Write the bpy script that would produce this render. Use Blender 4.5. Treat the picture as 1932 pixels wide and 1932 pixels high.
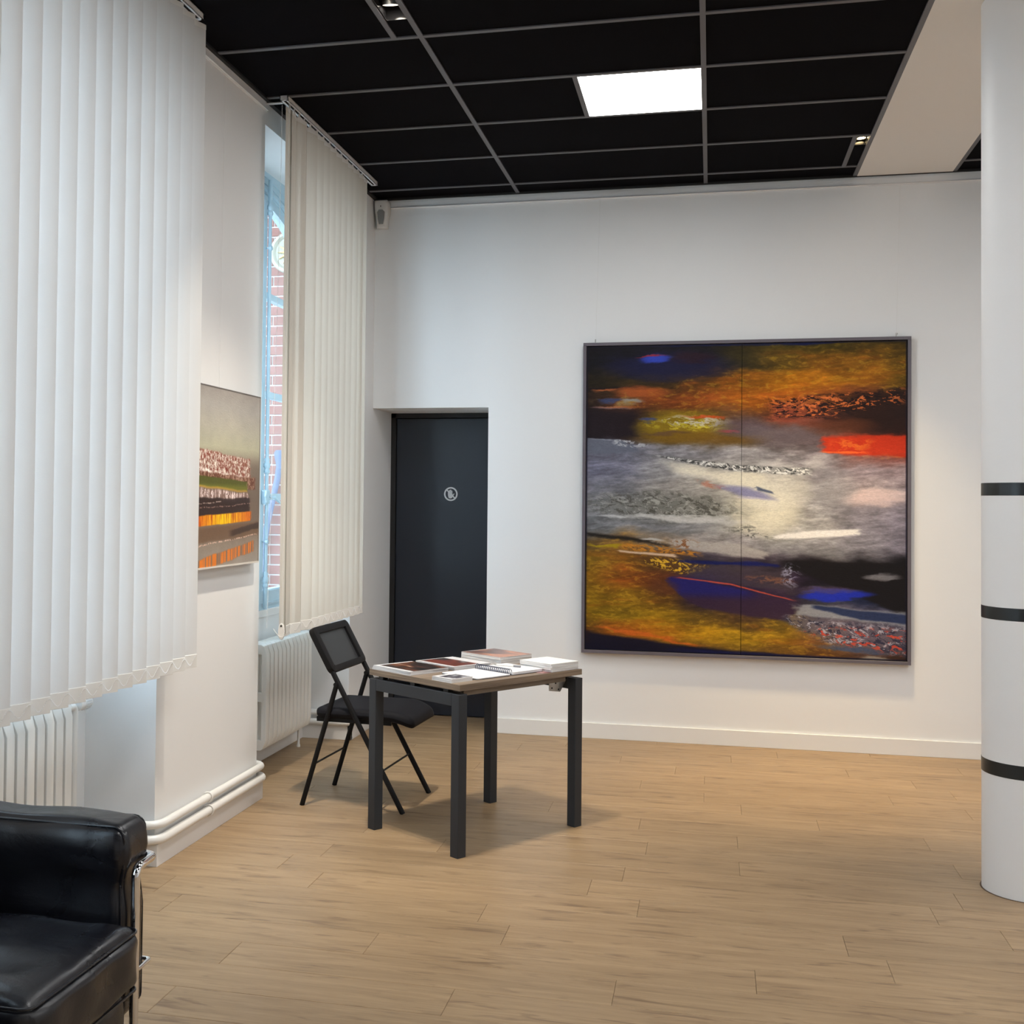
import bpy, bmesh, math, random
import numpy as np
from mathutils import Vector, Matrix
random.seed(7); rng = np.random.default_rng(11)
for o in list(bpy.data.objects): bpy.data.objects.remove(o, do_unlink=True)
sc = bpy.context.scene; COL = sc.collection; PI = math.pi
IMG = 1932.0
# ------------------------------------------------------------------ camera
YAW, PITCH, ROLL, FPX, PCX, PCY, CAMH = 0.22773, 0.022753, 0.010237, 2194.04, 834.16, 897.05, 1.5
f_ = Vector((-math.sin(YAW)*math.cos(PITCH), math.cos(YAW)*math.cos(PITCH), math.sin(PITCH)))
r_ = Vector((math.cos(YAW), math.sin(YAW), 0)); u_ = r_.cross(f_)
r2 = r_*math.cos(ROLL)+u_*math.sin(ROLL); u2 = -r_*math.sin(ROLL)+u_*math.cos(ROLL)
cd = bpy.data.cameras.new('camera'); cam = bpy.data.objects.new('camera', cd); COL.objects.link(cam)
mw = Matrix((r2, u2, -f_)).transposed().to_4x4(); mw.translation = Vector((0, 0, CAMH)); cam.matrix_world = mw
cd.sensor_fit = 'HORIZONTAL'; cd.sensor_width = 36; cd.lens = 36*FPX/IMG
cd.shift_x = (IMG/2-PCX)/IMG; cd.shift_y = (PCY-IMG/2)/IMG
cd.clip_start = .05; cd.clip_end = 200; sc.camera = cam
# ------------------------------------------------------------------ world, light, exposure
vs = sc.view_settings; vs.view_transform = 'Standard'; vs.look = 'None'; vs.gamma = 1; vs.exposure = 0.58; vs.use_curve_mapping = False
wd = bpy.data.worlds.new('overcast_sky'); sc.world = wd; wd.use_nodes = True
bg = wd.node_tree.nodes['Background']; bg.inputs[0].default_value = (.66, .83, 1.0, 1); bg.inputs[1].default_value = 6.2
PANEL = 16.5        # emission of the LED ceiling panels
SPOT_L, SPOT_R = 120.0, 165.0
# ------------------------------------------------------------------ room numbers (metres)
W, D, ZC = -2.22, 7.505, 3.536          # left wall plane, back wall plane, ceiling
XR, YF = 4.6, -3.0                      # right wall, wall behind the camera
WX = -2.54                              # niche inner face
NICHES = [(.285, 1.80), (2.90, 4.415), (5.515, 7.035)]
HEAD, SILL = 3.41, .84
DOORY = 7.98

# ================================================================== helpers
def newmat(name, col, rough=.5, metal=0., spec=.5):
    m = bpy.data.materials.new(name); m.use_nodes = True
    b = m.node_tree.nodes['Principled BSDF']
    b.inputs['Base Color'].default_value = (*col, 1); b.inputs['Roughness'].default_value = rough
    b.inputs['Metallic'].default_value = metal; b.inputs['Specular IOR Level'].default_value = spec
    return m
def nt(m): return m.node_tree, m.node_tree.nodes['Principled BSDF']
def noise_col(m, c1, c2, scale=5, detail=4, stretch=(1, 1, 1), lo=.35, hi=.65, coord='Object', rnd=False):
    t, b = nt(m); N = t.nodes; L = t.links
    tc = N.new('ShaderNodeTexCoord'); mp = N.new('ShaderNodeMapping'); mp.inputs['Scale'].default_value = stretch
    L.new(tc.outputs[coord], mp.inputs[0]); nz = N.new('ShaderNodeTexNoise'); nz.inputs['Scale'].default_value = scale; nz.inputs['Detail'].default_value = detail
    L.new(mp.outputs[0], nz.inputs[0]); rp = N.new('ShaderNodeValToRGB'); rp.color_ramp.elements[0].position = lo; rp.color_ramp.elements[1].position = hi
    rp.color_ramp.elements[0].color = (*c1, 1); rp.color_ramp.elements[1].color = (*c2, 1)
    L.new(nz.outputs[0], rp.inputs[0]); L.new(rp.outputs[0], b.inputs['Base Color']); return m
def bump(m, scale=200, strength=.1, dist=.002, detail=3, stretch=(1, 1, 1), coord='Object'):
    t, b = nt(m); N = t.nodes; L = t.links
    tc = N.new('ShaderNodeTexCoord'); mp = N.new('ShaderNodeMapping'); mp.inputs['Scale'].default_value = stretch
    L.new(tc.outputs[coord], mp.inputs[0]); nz = N.new('ShaderNodeTexNoise'); nz.inputs['Scale'].default_value = scale; nz.inputs['Detail'].default_value = detail
    L.new(mp.outputs[0], nz.inputs[0]); bp = N.new('ShaderNodeBump'); bp.inputs['Strength'].default_value = strength; bp.inputs['Distance'].default_value = dist
    L.new(nz.outputs[0], bp.inputs['Height']); L.new(bp.outputs[0], b.inputs['Normal']); return m
def emat(name, col, s):
    m = bpy.data.materials.new(name); m.use_nodes = True; t = m.node_tree; t.nodes.clear()
    e = t.nodes.new('ShaderNodeEmission'); o = t.nodes.new('ShaderNodeOutputMaterial')
    e.inputs[0].default_value = (*col, 1); e.inputs[1].default_value = s; t.links.new(e.outputs[0], o.inputs[0]); return m
def s2l(c): return tuple(((v/255.)/12.92 if v/255. <= .04045 else ((v/255.+.055)/1.055)**2.4) for v in c)

def tag(o, label=None, cat=None, group=None, kind=None):
    if label: o['label'] = label
    if cat: o['category'] = cat
    if group: o['group'] = group
    if kind: o['kind'] = kind
    return o
def empty(name, loc=(0, 0, 0), rz=0, label=None, cat=None, group=None, kind=None):
    o = bpy.data.objects.new(name, None); COL.objects.link(o); o.location = loc; o.rotation_euler = (0, 0, rz)
    o.empty_display_size = .05
    return tag(o, label, cat, group, kind)
def copy_tree(o, parent=None):
    c = o.copy(); COL.objects.link(c); c.parent = parent
    for ch in list(o.children): copy_tree(ch, c)
    return c

class G:
    """collects shapes, built as one mesh object"""
    def __init__(s): s.v = []; s.f = []; s.mi = []; s.cur = 0
    def add(s, vs, fs):
        n = len(s.v); s.v += [tuple(v) for v in vs]; s.f += [tuple(i+n for i in f) for f in fs]; s.mi += [s.cur]*len(fs); return s
    def mat(s, i): s.cur = i; return s
    def box(s, x0, x1, y0, y1, z0, z1, M=None):
        v = [Vector((x, y, z)) for x in (x0, x1) for y in (y0, y1) for z in (z0, z1)]
        if M is not None: v = [M @ p for p in v]
        return s.add(v, [(0, 1, 3, 2), (4, 6, 7, 5), (0, 4, 5, 1), (2, 3, 7, 6), (0, 2, 6, 4), (1, 5, 7, 3)])
    def prism(s, poly, a0, a1, axis='x', M=None):
        n = len(poly)
        def P(p, a): return Vector({'x': (a, p[0], p[1]), 'y': (p[0], a, p[1]), 'z': (p[0], p[1], a)}[axis])
        v = [P(p, a0) for p in poly]+[P(p, a1) for p in poly]
        if M is not None: v = [M @ p for p in v]
        return s.add(v, [tuple(range(n-1, -1, -1)), tuple(range(n, 2*n))]+[(i, (i+1) % n, (i+1) % n+n, i+n) for i in range(n)])
    def tube(s, pts, r, n=12, closed=False, cap=True, up=None, sx=1., sy=1.):
        pts = [Vector(p) for p in pts]; m = len(pts); rings = []; prev = None
        for i, p in enumerate(pts):
            a = pts[i-1] if (i > 0 or closed) else p; b = pts[(i+1) % m] if (i < m-1 or closed) else p
            t = (b-a).normalized()
            if prev is None:
                q = Vector(up) if up else (Vector((0, 0, 1)) if abs(t.z) < .9 else Vector((1, 0, 0)))
                nrm = (q-t*q.dot(t)).normalized()
            else:
                nrm = (prev-t*prev.dot(t)); nrm = nrm.normalized() if nrm.length > 1e-6 else prev
            prev = nrm; bn = t.cross(nrm); rr = r[i] if isinstance(r, (list, tuple)) else r
            rings.append([p+(nrm*math.cos(2*PI*k/n)*sx+bn*math.sin(2*PI*k/n)*sy)*rr for k in range(n)])
        v = [q for R in rings for q in R]; f = []
        for i in range(m if closed else m-1):
            j = (i+1) % m
            for k in range(n): f.append((i*n+k, i*n+(k+1) % n, j*n+(k+1) % n, j*n+k))
        if cap and not closed: f.append(tuple(range(n-1, -1, -1))); f.append(tuple(range((m-1)*n, m*n)))
        return s.add(v, f)
    def lathe(s, prof, n=24, M=None, cap=True):
        v = []; f = []; m = len(prof)
        for (r, z) in prof: v += [Vector((r*math.cos(2*PI*k/n), r*math.sin(2*PI*k/n), z)) for k in range(n)]
        if M is not None: v = [M @ p for p in v]
        for i in range(m-1):
            for k in range(n): f.append((i*n+k, i*n+(k+1) % n, (i+1)*n+(k+1) % n, (i+1)*n+k))
        if cap: f.append(tuple(range(n-1, -1, -1))); f.append(tuple(range((m-1)*n, m*n)))
        return s.add(v, f)
    def strip(s, a, b):
        n = len(a); return s.add(list(a)+list(b), [(i, i+1, n+i+1, n+i) for i in range(n-1)])
    def build(s, name, mat, parent=None, smooth=False, bevel=0, seg=2, origin=None, kind=None, label=None):
        me = bpy.data.meshes.new(name); v = s.v
        off = Vector(origin) if origin is not None else None
        if off is not None: v = [tuple(Vector(p)-off) for p in v]
        me.from_pydata(v, [], s.f); ms = mat if isinstance(mat, (list, tuple)) else [mat]
        for m in ms: me.materials.append(m)
        me.polygons.foreach_set('material_index', s.mi)
        bm = bmesh.new(); bm.from_mesh(me)
        bmesh.ops.recalc_face_normals(bm, faces=bm.faces)
        if bevel:
            es = [e for e in bm.edges if len(e.link_faces) == 2 and e.calc_face_angle(0) > .5 and e.calc_length() > bevel*.6 and min(f_.calc_area() for f_ in e.link_faces) > bevel*bevel*.3]
            bmesh.ops.bevel(bm, geom=es, offset=bevel, segments=seg, profile=.5, affect='EDGES', clamp_overlap=True)
        if smooth:
            for fc in bm.faces: fc.smooth = True
            for e in bm.edges:
                if len(e.link_faces) == 2 and e.calc_face_angle(0) > .7: e.smooth = False
        bm.to_mesh(me); bm.free()
        o = bpy.data.objects.new(name, me); COL.objects.link(o)
        if off is not None: o.location = off
        o.parent = parent
        if kind: o['kind'] = kind
        if label: o['label'] = label
        return o
def arc(c, r, a0, a1, n, plane='xy', z=0):
    out = []
    for i in range(n+1):
        a = a0+(a1-a0)*i/n; x = c[0]+r*math.cos(a); y = c[1]+r*math.sin(a)
        out.append({'xy': (x, y, z), 'xz': (x, z, y), 'yz': (z, x, y)}[plane])
    return out
def fillet(pts, r, n=6):
    pts = [Vector(p) for p in pts]; out = [pts[0]]
    for i in range(1, len(pts)-1):
        p = pts[i]; a = (pts[i-1]-p); b = (pts[i+1]-p); la, lb = a.length, b.length; a.normalize(); b.normalize()
        ang = a.angle(b)
        if ang > 3.1: out.append(p); continue
        d = min(r/math.tan(ang/2), la*.49, lb*.49); rr = d*math.tan(ang/2)
        c = p+(a+b).normalized()*(rr/math.sin(ang/2)); p0 = p+a*d; p1 = p+b*d
        v0 = p0-c; v1 = p1-c; th = v0.angle(v1)
        for k in range(n+1):
            t = k/n; out.append(c+(v0*math.sin((1-t)*th)+v1*math.sin(t*th))/math.sin(th))
    out.append(pts[-1]); return out
def rrect(x0, x1, y0, y1, r, n=4):
    o = []
    for cx, cy, a in ((x1-r, y1-r, 0), (x0+r, y1-r, PI/2), (x0+r, y0+r, PI), (x1-r, y0+r, 1.5*PI)):
        for i in range(n+1): t = a+PI/2*i/n; o.append((cx+r*math.cos(t), cy+r*math.sin(t)))
    return o

# ================================================================== materials
white_wall = bump(newmat('white_wall_paint', (.80, .80, .795), .62), 60, .06, .004)
niche_white = white_wall
soffit_m = bump(newmat('beige_soffit_paint', (.84, .80, .75), .6), 60, .05, .004)
gloss_white = newmat('white_gloss_paint', (.80, .79, .76), .3)
trim_white = newmat('white_satin_trim', (.78, .77, .75), .4)
tile_black = bump(newmat('black_ceiling_tile', (.0032, .003, .0042), .8, spec=.04), 300, .1, .001)
tee_grey = newmat('dark_grey_tee', (.115, .11, .118), .45)
black_matte = newmat('black_matte', (.008, .008, .009), .6)
alu_white = newmat('white_aluminium', (.78, .78, .78), .35)
plank_m = newmat('oak_laminate', (.5, .35, .2), .42, spec=.4)
def plank_nodes(m):
    t, b = nt(m); N = t.nodes; L = t.links
    g = N.new('ShaderNodeNewGeometry'); oi = N.new('ShaderNodeObjectInfo')
    ml = N.new('ShaderNodeVectorMath'); ml.operation = 'SCALE'; ml.inputs[0].default_value = (37, 53, 11); L.new(oi.outputs['Random'], ml.inputs['Scale'])
    ad = N.new('ShaderNodeVectorMath'); ad.operation = 'ADD'; L.new(g.outputs['Position'], ad.inputs[0]); L.new(ml.outputs[0], ad.inputs[1])
    def nz(sc_, st, det=5, dist=0, rough=.6):
        mp = N.new('ShaderNodeMapping'); mp.inputs['Scale'].default_value = st; L.new(ad.outputs[0], mp.inputs[0])
        n = N.new('ShaderNodeTexNoise'); n.inputs['Scale'].default_value = sc_; n.inputs['Detail'].default_value = det; n.inputs['Distortion'].default_value = dist; n.inputs['Roughness'].default_value = rough
        L.new(mp.outputs[0], n.inputs[0]); return n
    fine = nz(1, (4, 150, 150), 5, .5); mid = nz(1, (1.6, 20, 20), 5, 1.2); dark = nz(1, (4.6, 30, 30), 4, .7, .55); pore = nz(1, (14, 240, 240), 2)
    r1 = N.new('ShaderNodeValToRGB'); e = r1.color_ramp.elements
    e[0].position = .3; e[0].color = (*s2l((135, 110, 81)), 1); e[1].position = .72; e[1].color = (*s2l((175, 148, 114)), 1)
    mx = N.new('ShaderNodeMix'); mx.data_type = 'FLOAT'; mx.inputs[0].default_value = .42
    L.new(mid.outputs[0], mx.inputs[2]); L.new(fine.outputs[0], mx.inputs[3]); L.new(mx.outputs[0], r1.inputs[0])
    r2_ = N.new('ShaderNodeValToRGB'); e = r2_.color_ramp.elements; e[0].position = .555; e[0].color = (0, 0, 0, 1); e[1].position = .70; e[1].color = (1, 1, 1, 1)
    L.new(dark.outputs[0], r2_.inputs[0])
    mm = N.new('ShaderNodeMath'); mm.operation = 'MULTIPLY'; L.new(r2_.outputs[0], mm.inputs[0]); L.new(fine.outputs[0], mm.inputs[1])
    mc = N.new('ShaderNodeMix'); mc.data_type = 'RGBA'; L.new(mm.outputs[0], mc.inputs[0]); L.new(r1.outputs[0], mc.inputs[6]); mc.inputs[7].default_value = (*s2l((84, 60, 42)), 1)
    rp = N.new('ShaderNodeValToRGB'); e = rp.color_ramp.elements; e[0].position = .62; e[0].color = (1, 1, 1, 1); e[1].position = .72; e[1].color = (.80, .78, .76, 1)
    L.new(pore.outputs[0], rp.inputs[0])
    m2 = N.new('ShaderNodeMix'); m2.data_type = 'RGBA'; m2.blend_type = 'MULTIPLY'; m2.inputs[0].default_value = 1; L.new(mc.outputs[2], m2.inputs[6]); L.new(rp.outputs[0], m2.inputs[7])
    hs = N.new('ShaderNodeHueSaturation'); mr = N.new('ShaderNodeMapRange'); mr.inputs[3].default_value = .93; mr.inputs[4].default_value = 1.07
    L.new(oi.outputs['Random'], mr.inputs[0]); L.new(mr.outputs[0], hs.inputs['Value']); L.new(m2.outputs[2], hs.inputs['Color']); L.new(hs.outputs[0], b.inputs['Base Color'])
    bp = N.new('ShaderNodeBump'); bp.inputs['Strength'].default_value = .12; bp.inputs['Distance'].default_value = .001; L.new(fine.outputs[0], bp.inputs['Height']); L.new(bp.outputs[0], b.inputs['Normal'])
plank_nodes(plank_m)
joint_m = newmat('plank_joint_dark', (.10, .06, .035), .8)
def fabric(name, col, tr, trcol):
    m = bpy.data.materials.new(name); m.use_nodes = True; t = m.node_tree; N = t.nodes; L = t.links; N.clear()
    d = N.new('ShaderNodeBsdfDiffuse'); tl = N.new('ShaderNodeBsdfTranslucent'); mx = N.new('ShaderNodeMixShader'); o = N.new('ShaderNodeOutputMaterial')
    tc = N.new('ShaderNodeTexCoord'); nz = N.new('ShaderNodeTexNoise'); nz.inputs['Scale'].default_value = 400; L.new(tc.outputs['Object'], nz.inputs[0])
    bp = N.new('ShaderNodeBump'); bp.inputs['Strength'].default_value = .15; bp.inputs['Distance'].default_value = .001; L.new(nz.outputs[0], bp.inputs['Height']); L.new(bp.outputs[0], d.inputs['Normal'])
    d.inputs[0].default_value = (*col, 1); tl.inputs[0].default_value = (*trcol, 1); mx.inputs[0].default_value = tr
    L.new(d.outputs[0], mx.inputs[1]); L.new(tl.outputs[0], mx.inputs[2]); L.new(mx.outputs[0], o.inputs[0]); return m
slat_m = fabric('blind_fabric', (.70, .695, .685), .095, (.80, .775, .74))
slat_m2 = fabric('blind_fabric_cream', (.70, .67, .61), .14, (.66, .60, .50))
pocket_m = fabric('blind_hem_fabric', (.80, .79, .76), .05, (.8, .8, .78))
frame_blue = newmat('pale_blue_window_paint', (.46, .61, .70), .4)
def glassmat():
    m = bpy.data.materials.new('window_glass'); m.use_nodes = True; t = m.node_tree; N = t.nodes; L = t.links; N.clear()
    tr = N.new('ShaderNodeBsdfTransparent'); gl = N.new('ShaderNodeBsdfGlossy'); gl.inputs['Roughness'].default_value = .02
    lw = N.new('ShaderNodeLayerWeight'); lw.inputs[0].default_value = .5; pw = N.new('ShaderNodeMath'); pw.operation = 'POWER'; pw.inputs[1].default_value = 4.0
    fr = N.new('ShaderNodeMath'); fr.operation = 'MULTIPLY_ADD'; fr.inputs[1].default_value = .45; fr.inputs[2].default_value = .03
    L.new(lw.outputs['Facing'], pw.inputs[0]); L.new(pw.outputs[0], fr.inputs[0]); mx = N.new('ShaderNodeMixShader'); o = N.new('ShaderNodeOutputMaterial')
    tr.inputs[0].default_value = (.96, .98, .98, 1)
    L.new(fr.outputs[0], mx.inputs[0]); L.new(tr.outputs[0], mx.inputs[1]); L.new(gl.outputs[0], mx.inputs[2]); L.new(mx.outputs[0], o.inputs[0]); return m
glass_m = glassmat()
brick_m = newmat('red_brick', (.33, .12, .09), .85)
noise_col(brick_m, (.20, .085, .065), (.27, .12, .095), 9, 4)
mortar_m = newmat('white_mortar', (.62, .60, .57), .9)
rad_m = newmat('radiator_white_enamel', (.80, .79, .75), .35)
chrome = newmat('chrome', (.82, .82, .84), .07, 1.)
steel = newmat('brushed_steel', (.55, .54, .52), .35, 1.)
leather = newmat('black_leather', (.006, .0065, .010), .33, spec=.55)
def leather_nodes(m):
    t, b = nt(m); N = t.nodes; L = t.links; tc = N.new('ShaderNodeTexCoord')
    v = N.new('ShaderNodeTexVoronoi'); v.inputs['Scale'].default_value = 420; L.new(tc.outputs['Object'], v.inputs[0])
    n1 = N.new('ShaderNodeTexNoise'); n1.inputs['Scale'].default_value = 5; n1.inputs['Detail'].default_value = 7; n1.inputs['Distortion'].default_value = .8; L.new(tc.outputs['Object'], n1.inputs[0])
    b1 = N.new('ShaderNodeBump'); b1.inputs['Strength'].default_value = .5; b1.inputs['Distance'].default_value = .011; L.new(n1.outputs[0], b1.inputs['Height'])
    b2 = N.new('ShaderNodeBump'); b2.inputs['Strength'].default_value = .15; b2.inputs['Distance'].default_value = .0006; L.new(v.outputs[0], b2.inputs['Height']); L.new(b1.outputs[0], b2.inputs['Normal'])
    L.new(b2.outputs[0], b.inputs['Normal'])
    mr = N.new('ShaderNodeMapRange'); mr.inputs[1].default_value = .3; mr.inputs[2].default_value = .7; mr.inputs[3].default_value = .22; mr.inputs[4].default_value = .44
    L.new(n1.outputs[0], mr.inputs[0]); L.new(mr.outputs[0], b.inputs['Roughness'])
leather_nodes(leather)
table_black = newmat('anthracite_powder_coat', (.017, .022, .029), .5)
chair_black = newmat('black_chair_metal', (.005, .005, .006), .55, spec=.25)
chair_fabric = bump(newmat('black_chair_vinyl', (.006, .006, .009), .7, spec=.2), 500, .2, .0008)
def meshmat():
    m = bpy.data.materials.new('chair_mesh_fabric'); m.use_nodes = True; t = m.node_tree; N = t.nodes; L = t.links
    b = N['Principled BSDF']; b.inputs['Base Color'].default_value = (.030, .033, .038, 1); b.inputs['Roughness'].default_value = .5
    tc = N.new('ShaderNodeTexCoord'); ck = N.new('ShaderNodeTexVoronoi'); ck.inputs['Scale'].default_value = 260; ck.inputs['Randomness'].default_value = 0
    L.new(tc.outputs['Object'], ck.inputs[0]); mt = N.new('ShaderNodeMath'); mt.operation = 'GREATER_THAN'; mt.inputs[1].default_value = .36; L.new(ck.outputs[0], mt.inputs[0])
    ma = N.new('ShaderNodeMath'); ma.operation = 'MAXIMUM'; ma.inputs[1].default_value = .5; L.new(mt.outputs[0], ma.inputs[0]); b.inputs['Alpha'].default_value = .86; return m
mesh_m = meshmat()
top_m = newmat('walnut_laminate', (.2, .14, .1), .42)
def wood_top(m):
    t, b = nt(m); N = t.nodes; L = t.links
    tc = N.new('ShaderNodeTexCoord'); mp = N.new('ShaderNodeMapping'); mp.inputs['Scale'].default_value = (2, 60, 60); L.new(tc.outputs['Object'], mp.inputs[0])
    n = N.new('ShaderNodeTexNoise'); n.inputs['Scale'].default_value = 1; n.inputs['Detail'].default_value = 6; n.inputs['Distortion'].default_value = .6; L.new(mp.outputs[0], n.inputs[0])
    r = N.new('ShaderNodeValToRGB'); e = r.color_ramp.elements; e[0].position = .3; e[0].color = (*s2l((92, 77, 64)), 1); e[1].position = .7; e[1].color = (*s2l((148, 130, 110)), 1)
    L.new(n.outputs[0], r.inputs[0]); L.new(r.outputs[0], b.inputs['Base Color'])
wood_top(top_m)
paper = newmat('white_paper', (.70, .70, .72), .6)
page_edge = newmat('page_edges', (.78, .77, .74), .7)
noise_col(page_edge, (.62, .61, .60), (.84, .83, .81), 1, 3, (3, 3, 700))
door_m = newmat('dark_navy_door', (.011, .016, .028), .36)
frame_grey = newmat('violet_grey_frame', s2l((98, 92, 100)), .45)
plastic_white = newmat('white_plastic', (.74, .73, .71), .4)
vinyl_grey = newmat('light_grey_vinyl', (.62, .64, .66), .5)
tape_m = newmat('black_tape', (.012, .014, .014), .35)
col_m = bump(newmat('column_white_paint', (.82, .81, .80), .5), 40, .05, .004)
lens_grey = newmat('sensor_lens', (.26, .27, .27), .25)
dark_hole = newmat('dark_hole', (.01, .01, .01), .8)

# ================================================================== structure
# ---- floor
fl = G().box(WX-.05, XR+.1, YF-.1, 8.2, -.12, -.0135).build('floor', joint_m, kind='structure')
PL, PW, Y0 = 1.261, .193, 3.345
KN = {0: -.763, 1: -.284, 2: -1.118, 3: -.69, 5: -1.518, -1: -1.60, 7: -1.60, 11: -.32}
def plank_box(g, x0, x1, y0, y1, c=.0011, gap=.0004):
    x0 += gap; x1 -= gap; y0 += gap; y1 -= gap
    v = [(x0, y0, -.012), (x1, y0, -.012), (x1, y1, -.012), (x0, y1, -.012), (x0, y0, -c), (x1, y0, -c), (x1, y1, -c), (x0, y1, -c),
         (x0+c, y0+c, 0), (x1-c, y0+c, 0), (x1-c, y1-c, 0), (x0+c, y1-c, 0)]
    g.add(v, [(3, 2, 1, 0), (0, 1, 5, 4), (1, 2, 6, 5), (2, 3, 7, 6), (3, 0, 4, 7), (4, 5, 9, 8), (5, 6, 10, 9), (6, 7, 11, 10), (7, 4, 8, 11), (8, 9, 10, 11)])
full = G(); plank_box(full, -PL/2, PL/2, -PW/2, PW/2); full_me = None; far = G(); cnt = 0
for k in range(-33, 26):
    y0 = Y0+k*PW; y1 = y0+PW
    if y0 > 8.0 or y1 < YF: continue
    y1c = min(y1, 8.05); off = KN.get(k, KN.get(k-2, -.5)+random.choice((.31, .47, -.37, .62)) if k % 3 else random.uniform(-1.2, 0))
    i0 = math.floor((-2.6-off)/PL)
    for i in range(i0, i0+8):
        x0 = off+i*PL; x1 = x0+PL
        if x1 < -2.56 or x0 > XR: continue
        cx0 = max(x0, -2.56); cx1 = min(x1, XR)
        if cx1-cx0 < .03: continue
        lim = 8.05 if cx1 < -1.0 else 7.6
        yy1 = min(y1c, 8.05)
        if y0 > 1.9 and cx0 < 2.4:
            if cx0 == x0 and cx1 == x1 and yy1 == y1:
                if full_me is None:
                    o = full.build('plank', plank_m, fl); full_me = o.data
                else:
                    o = bpy.data.objects.new('plank', full_me); COL.objects.link(o); o.parent = fl
                o.location = ((x0+x1)/2, (y0+y1)/2, 0)
            else:
                g = G(); plank_box(g, cx0, cx1, y0, yy1); g.build('plank', plank_m, fl, origin=((cx0+cx1)/2, (y0+yy1)/2, 0))
            cnt += 1
        else: plank_box(far, cx0, cx1, y0, yy1)
far.build('plank_field', plank_m, fl, kind='stuff')
# ---- left wall with window niches
wl = G(); ys = [YF]+[v for n in NICHES for v in n]+[8.3]
for a, b in zip(ys[0::2], ys[1::2]): wl.box(W-.47, W, a, b, 0, 3.75)
for a, b in NICHES:
    wl.box(W-.47, WX, a, b, 0, SILL); wl.box(W-.47, W, a, b, HEAD, 3.75)
wl.build('wall_left', white_wall, kind='structure')
wb = G().box(-1.431, XR, D, 8.3, 0, 3.75).box(W, -1.431, D, 8.3, 2.125, 3.75).box(W, -1.431, 8.12, 8.3, 0, 2.125)
wb.build('wall_back', white_wall, kind='structure')
G().box(XR, XR+.2, YF, 8.3, 0, 3.75).build('wall_right', white_wall, kind='structure')
G().box(W-.47, XR+.2, YF-.2, YF, 0, 3.75).build('wall_front', white_wall, kind='structure')
# ---- ceiling
cl = G().box(W, XR, YF, D, 3.62, 3.70).build('ceiling', black_matte, kind='structure')
X1, X2, X3, X4, X5 = -1.246, -.045, .862, 1.41, 2.61
YT = [D-.221-.6003*k for k in range(18)]; YT = [y for y in YT if y > YF]
rows = [(YT[0], D)]+[(YT[i+1], YT[i]) for i in range(len(YT)-1)]+[(YF, YT[-1])]
T = .012; TZ0, TZ1 = ZC-.006, ZC
def tile(x0, x1, y0, y1): G().box(x0+.002, x1-.002, y0+.002, y1-.002, ZC, ZC+.014).build('ceiling_tile', tile_black, cl, origin=((x0+x1)/2, (y0+y1)/2, ZC))
LIGHTS = []   # cells used by LED panels
def litcell(ci, ri): return (ci, ri) in {(1, 3), (1, 7), (1, 11), (3, 4), (3, 8), (3, 12), (4, 6), (4,11)}
cols = [(W, X1), (X1, X2), (X2, X3), (X4, X5), (X5, 3.81), (3.81, XR)]
for ri, (y0, y1) in enumerate(rows):
    for ci, (x0, x1) in enumerate(cols):
        if litcell(ci, ri):
            tile(x0, x1-.6, y0, y1); LIGHTS.append((x1-.6, x1, y0, y1))
            G().box(x1-.6-T, x1-.6+T, y0+T, y1-T, TZ0, TZ1).build('ceiling_tee', tee_grey, cl); continue
        if ci == 0 and ri in (5, 6):      # narrow service strip with the spot fixture
            xs = -1.366; tile(x0, xs, y0, y1)
            G().box(xs-T, xs+T, y0+(T if ri == 5 else -.0), y1-T, TZ0, TZ1).build('ceiling_tee', tee_grey, cl)
            if ri == 5: tile(xs, x1, 4.70, y1)
            else: tile(xs, x1, y0, 4.02)
            continue
        if ci == 2 and ri == 1:
            xs = .762; tile(x0, xs, y0, y1); G().box(xs-T, xs+T, y0+T, y1-T, TZ0, TZ1).build('ceiling_tee', tee_grey, cl)
            tile(xs, x1, 6.87, y1); continue
        tile(x0, x1, y0, y1)
for x in (X1, X2, X5, 3.81): G().box(x-T, x+T, YF, D, TZ0-.001, TZ1).build('ceiling_tee', tee_grey, cl)
G().box(X3-.024, X3, YF, D, TZ0-.002, TZ1).build('ceiling_tee', tee_grey, cl)
G().box(X4, X4+.024, YF, D, TZ0-.002, TZ1).build('ceiling_tee', tee_grey, cl)
for y in YT:
    for x0, x1 in cols:
        G().box(x0+T, x1-T, y-T, y+T, TZ0, TZ1).build('ceiling_tee', tee_grey, cl)
G().box(W, W+.024, YF, D, ZC-.012, ZC+.02).build('perimeter_angle', black_matte, cl)
G().box(W, XR, D-.02, D, ZC-.012, ZC+.02).build('perimeter_angle', black_matte, cl)
G().box(X3+.0, X4, YF, D, 3.526, 3.62).build('trim_1', soffit_m, kind='structure')       # flush beam strip
# ---- picture rails
def rail_prof(): return [(0, .0), (.0, .048), (.006, .048), (.006, .010), (.012, .010), (.016, .004), (.012, 0)]
g = G().prism([(W+a, 3.478+b) for a, b in rail_prof()], 4.415, 5.515, 'y'); g.build('trim_2', alu_white, kind='structure')
g = G().prism([(D-a, 3.466+b) for a, b in rail_prof()], W+.11, XR, 'x'); g.build('trim_3', alu_white, kind='structure')
g = G().prism([(W+a, 3.478+b) for a, b in rail_prof()], 1.80, 2.90, 'y'); g.build('trim_4', alu_white, kind='structure')
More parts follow.
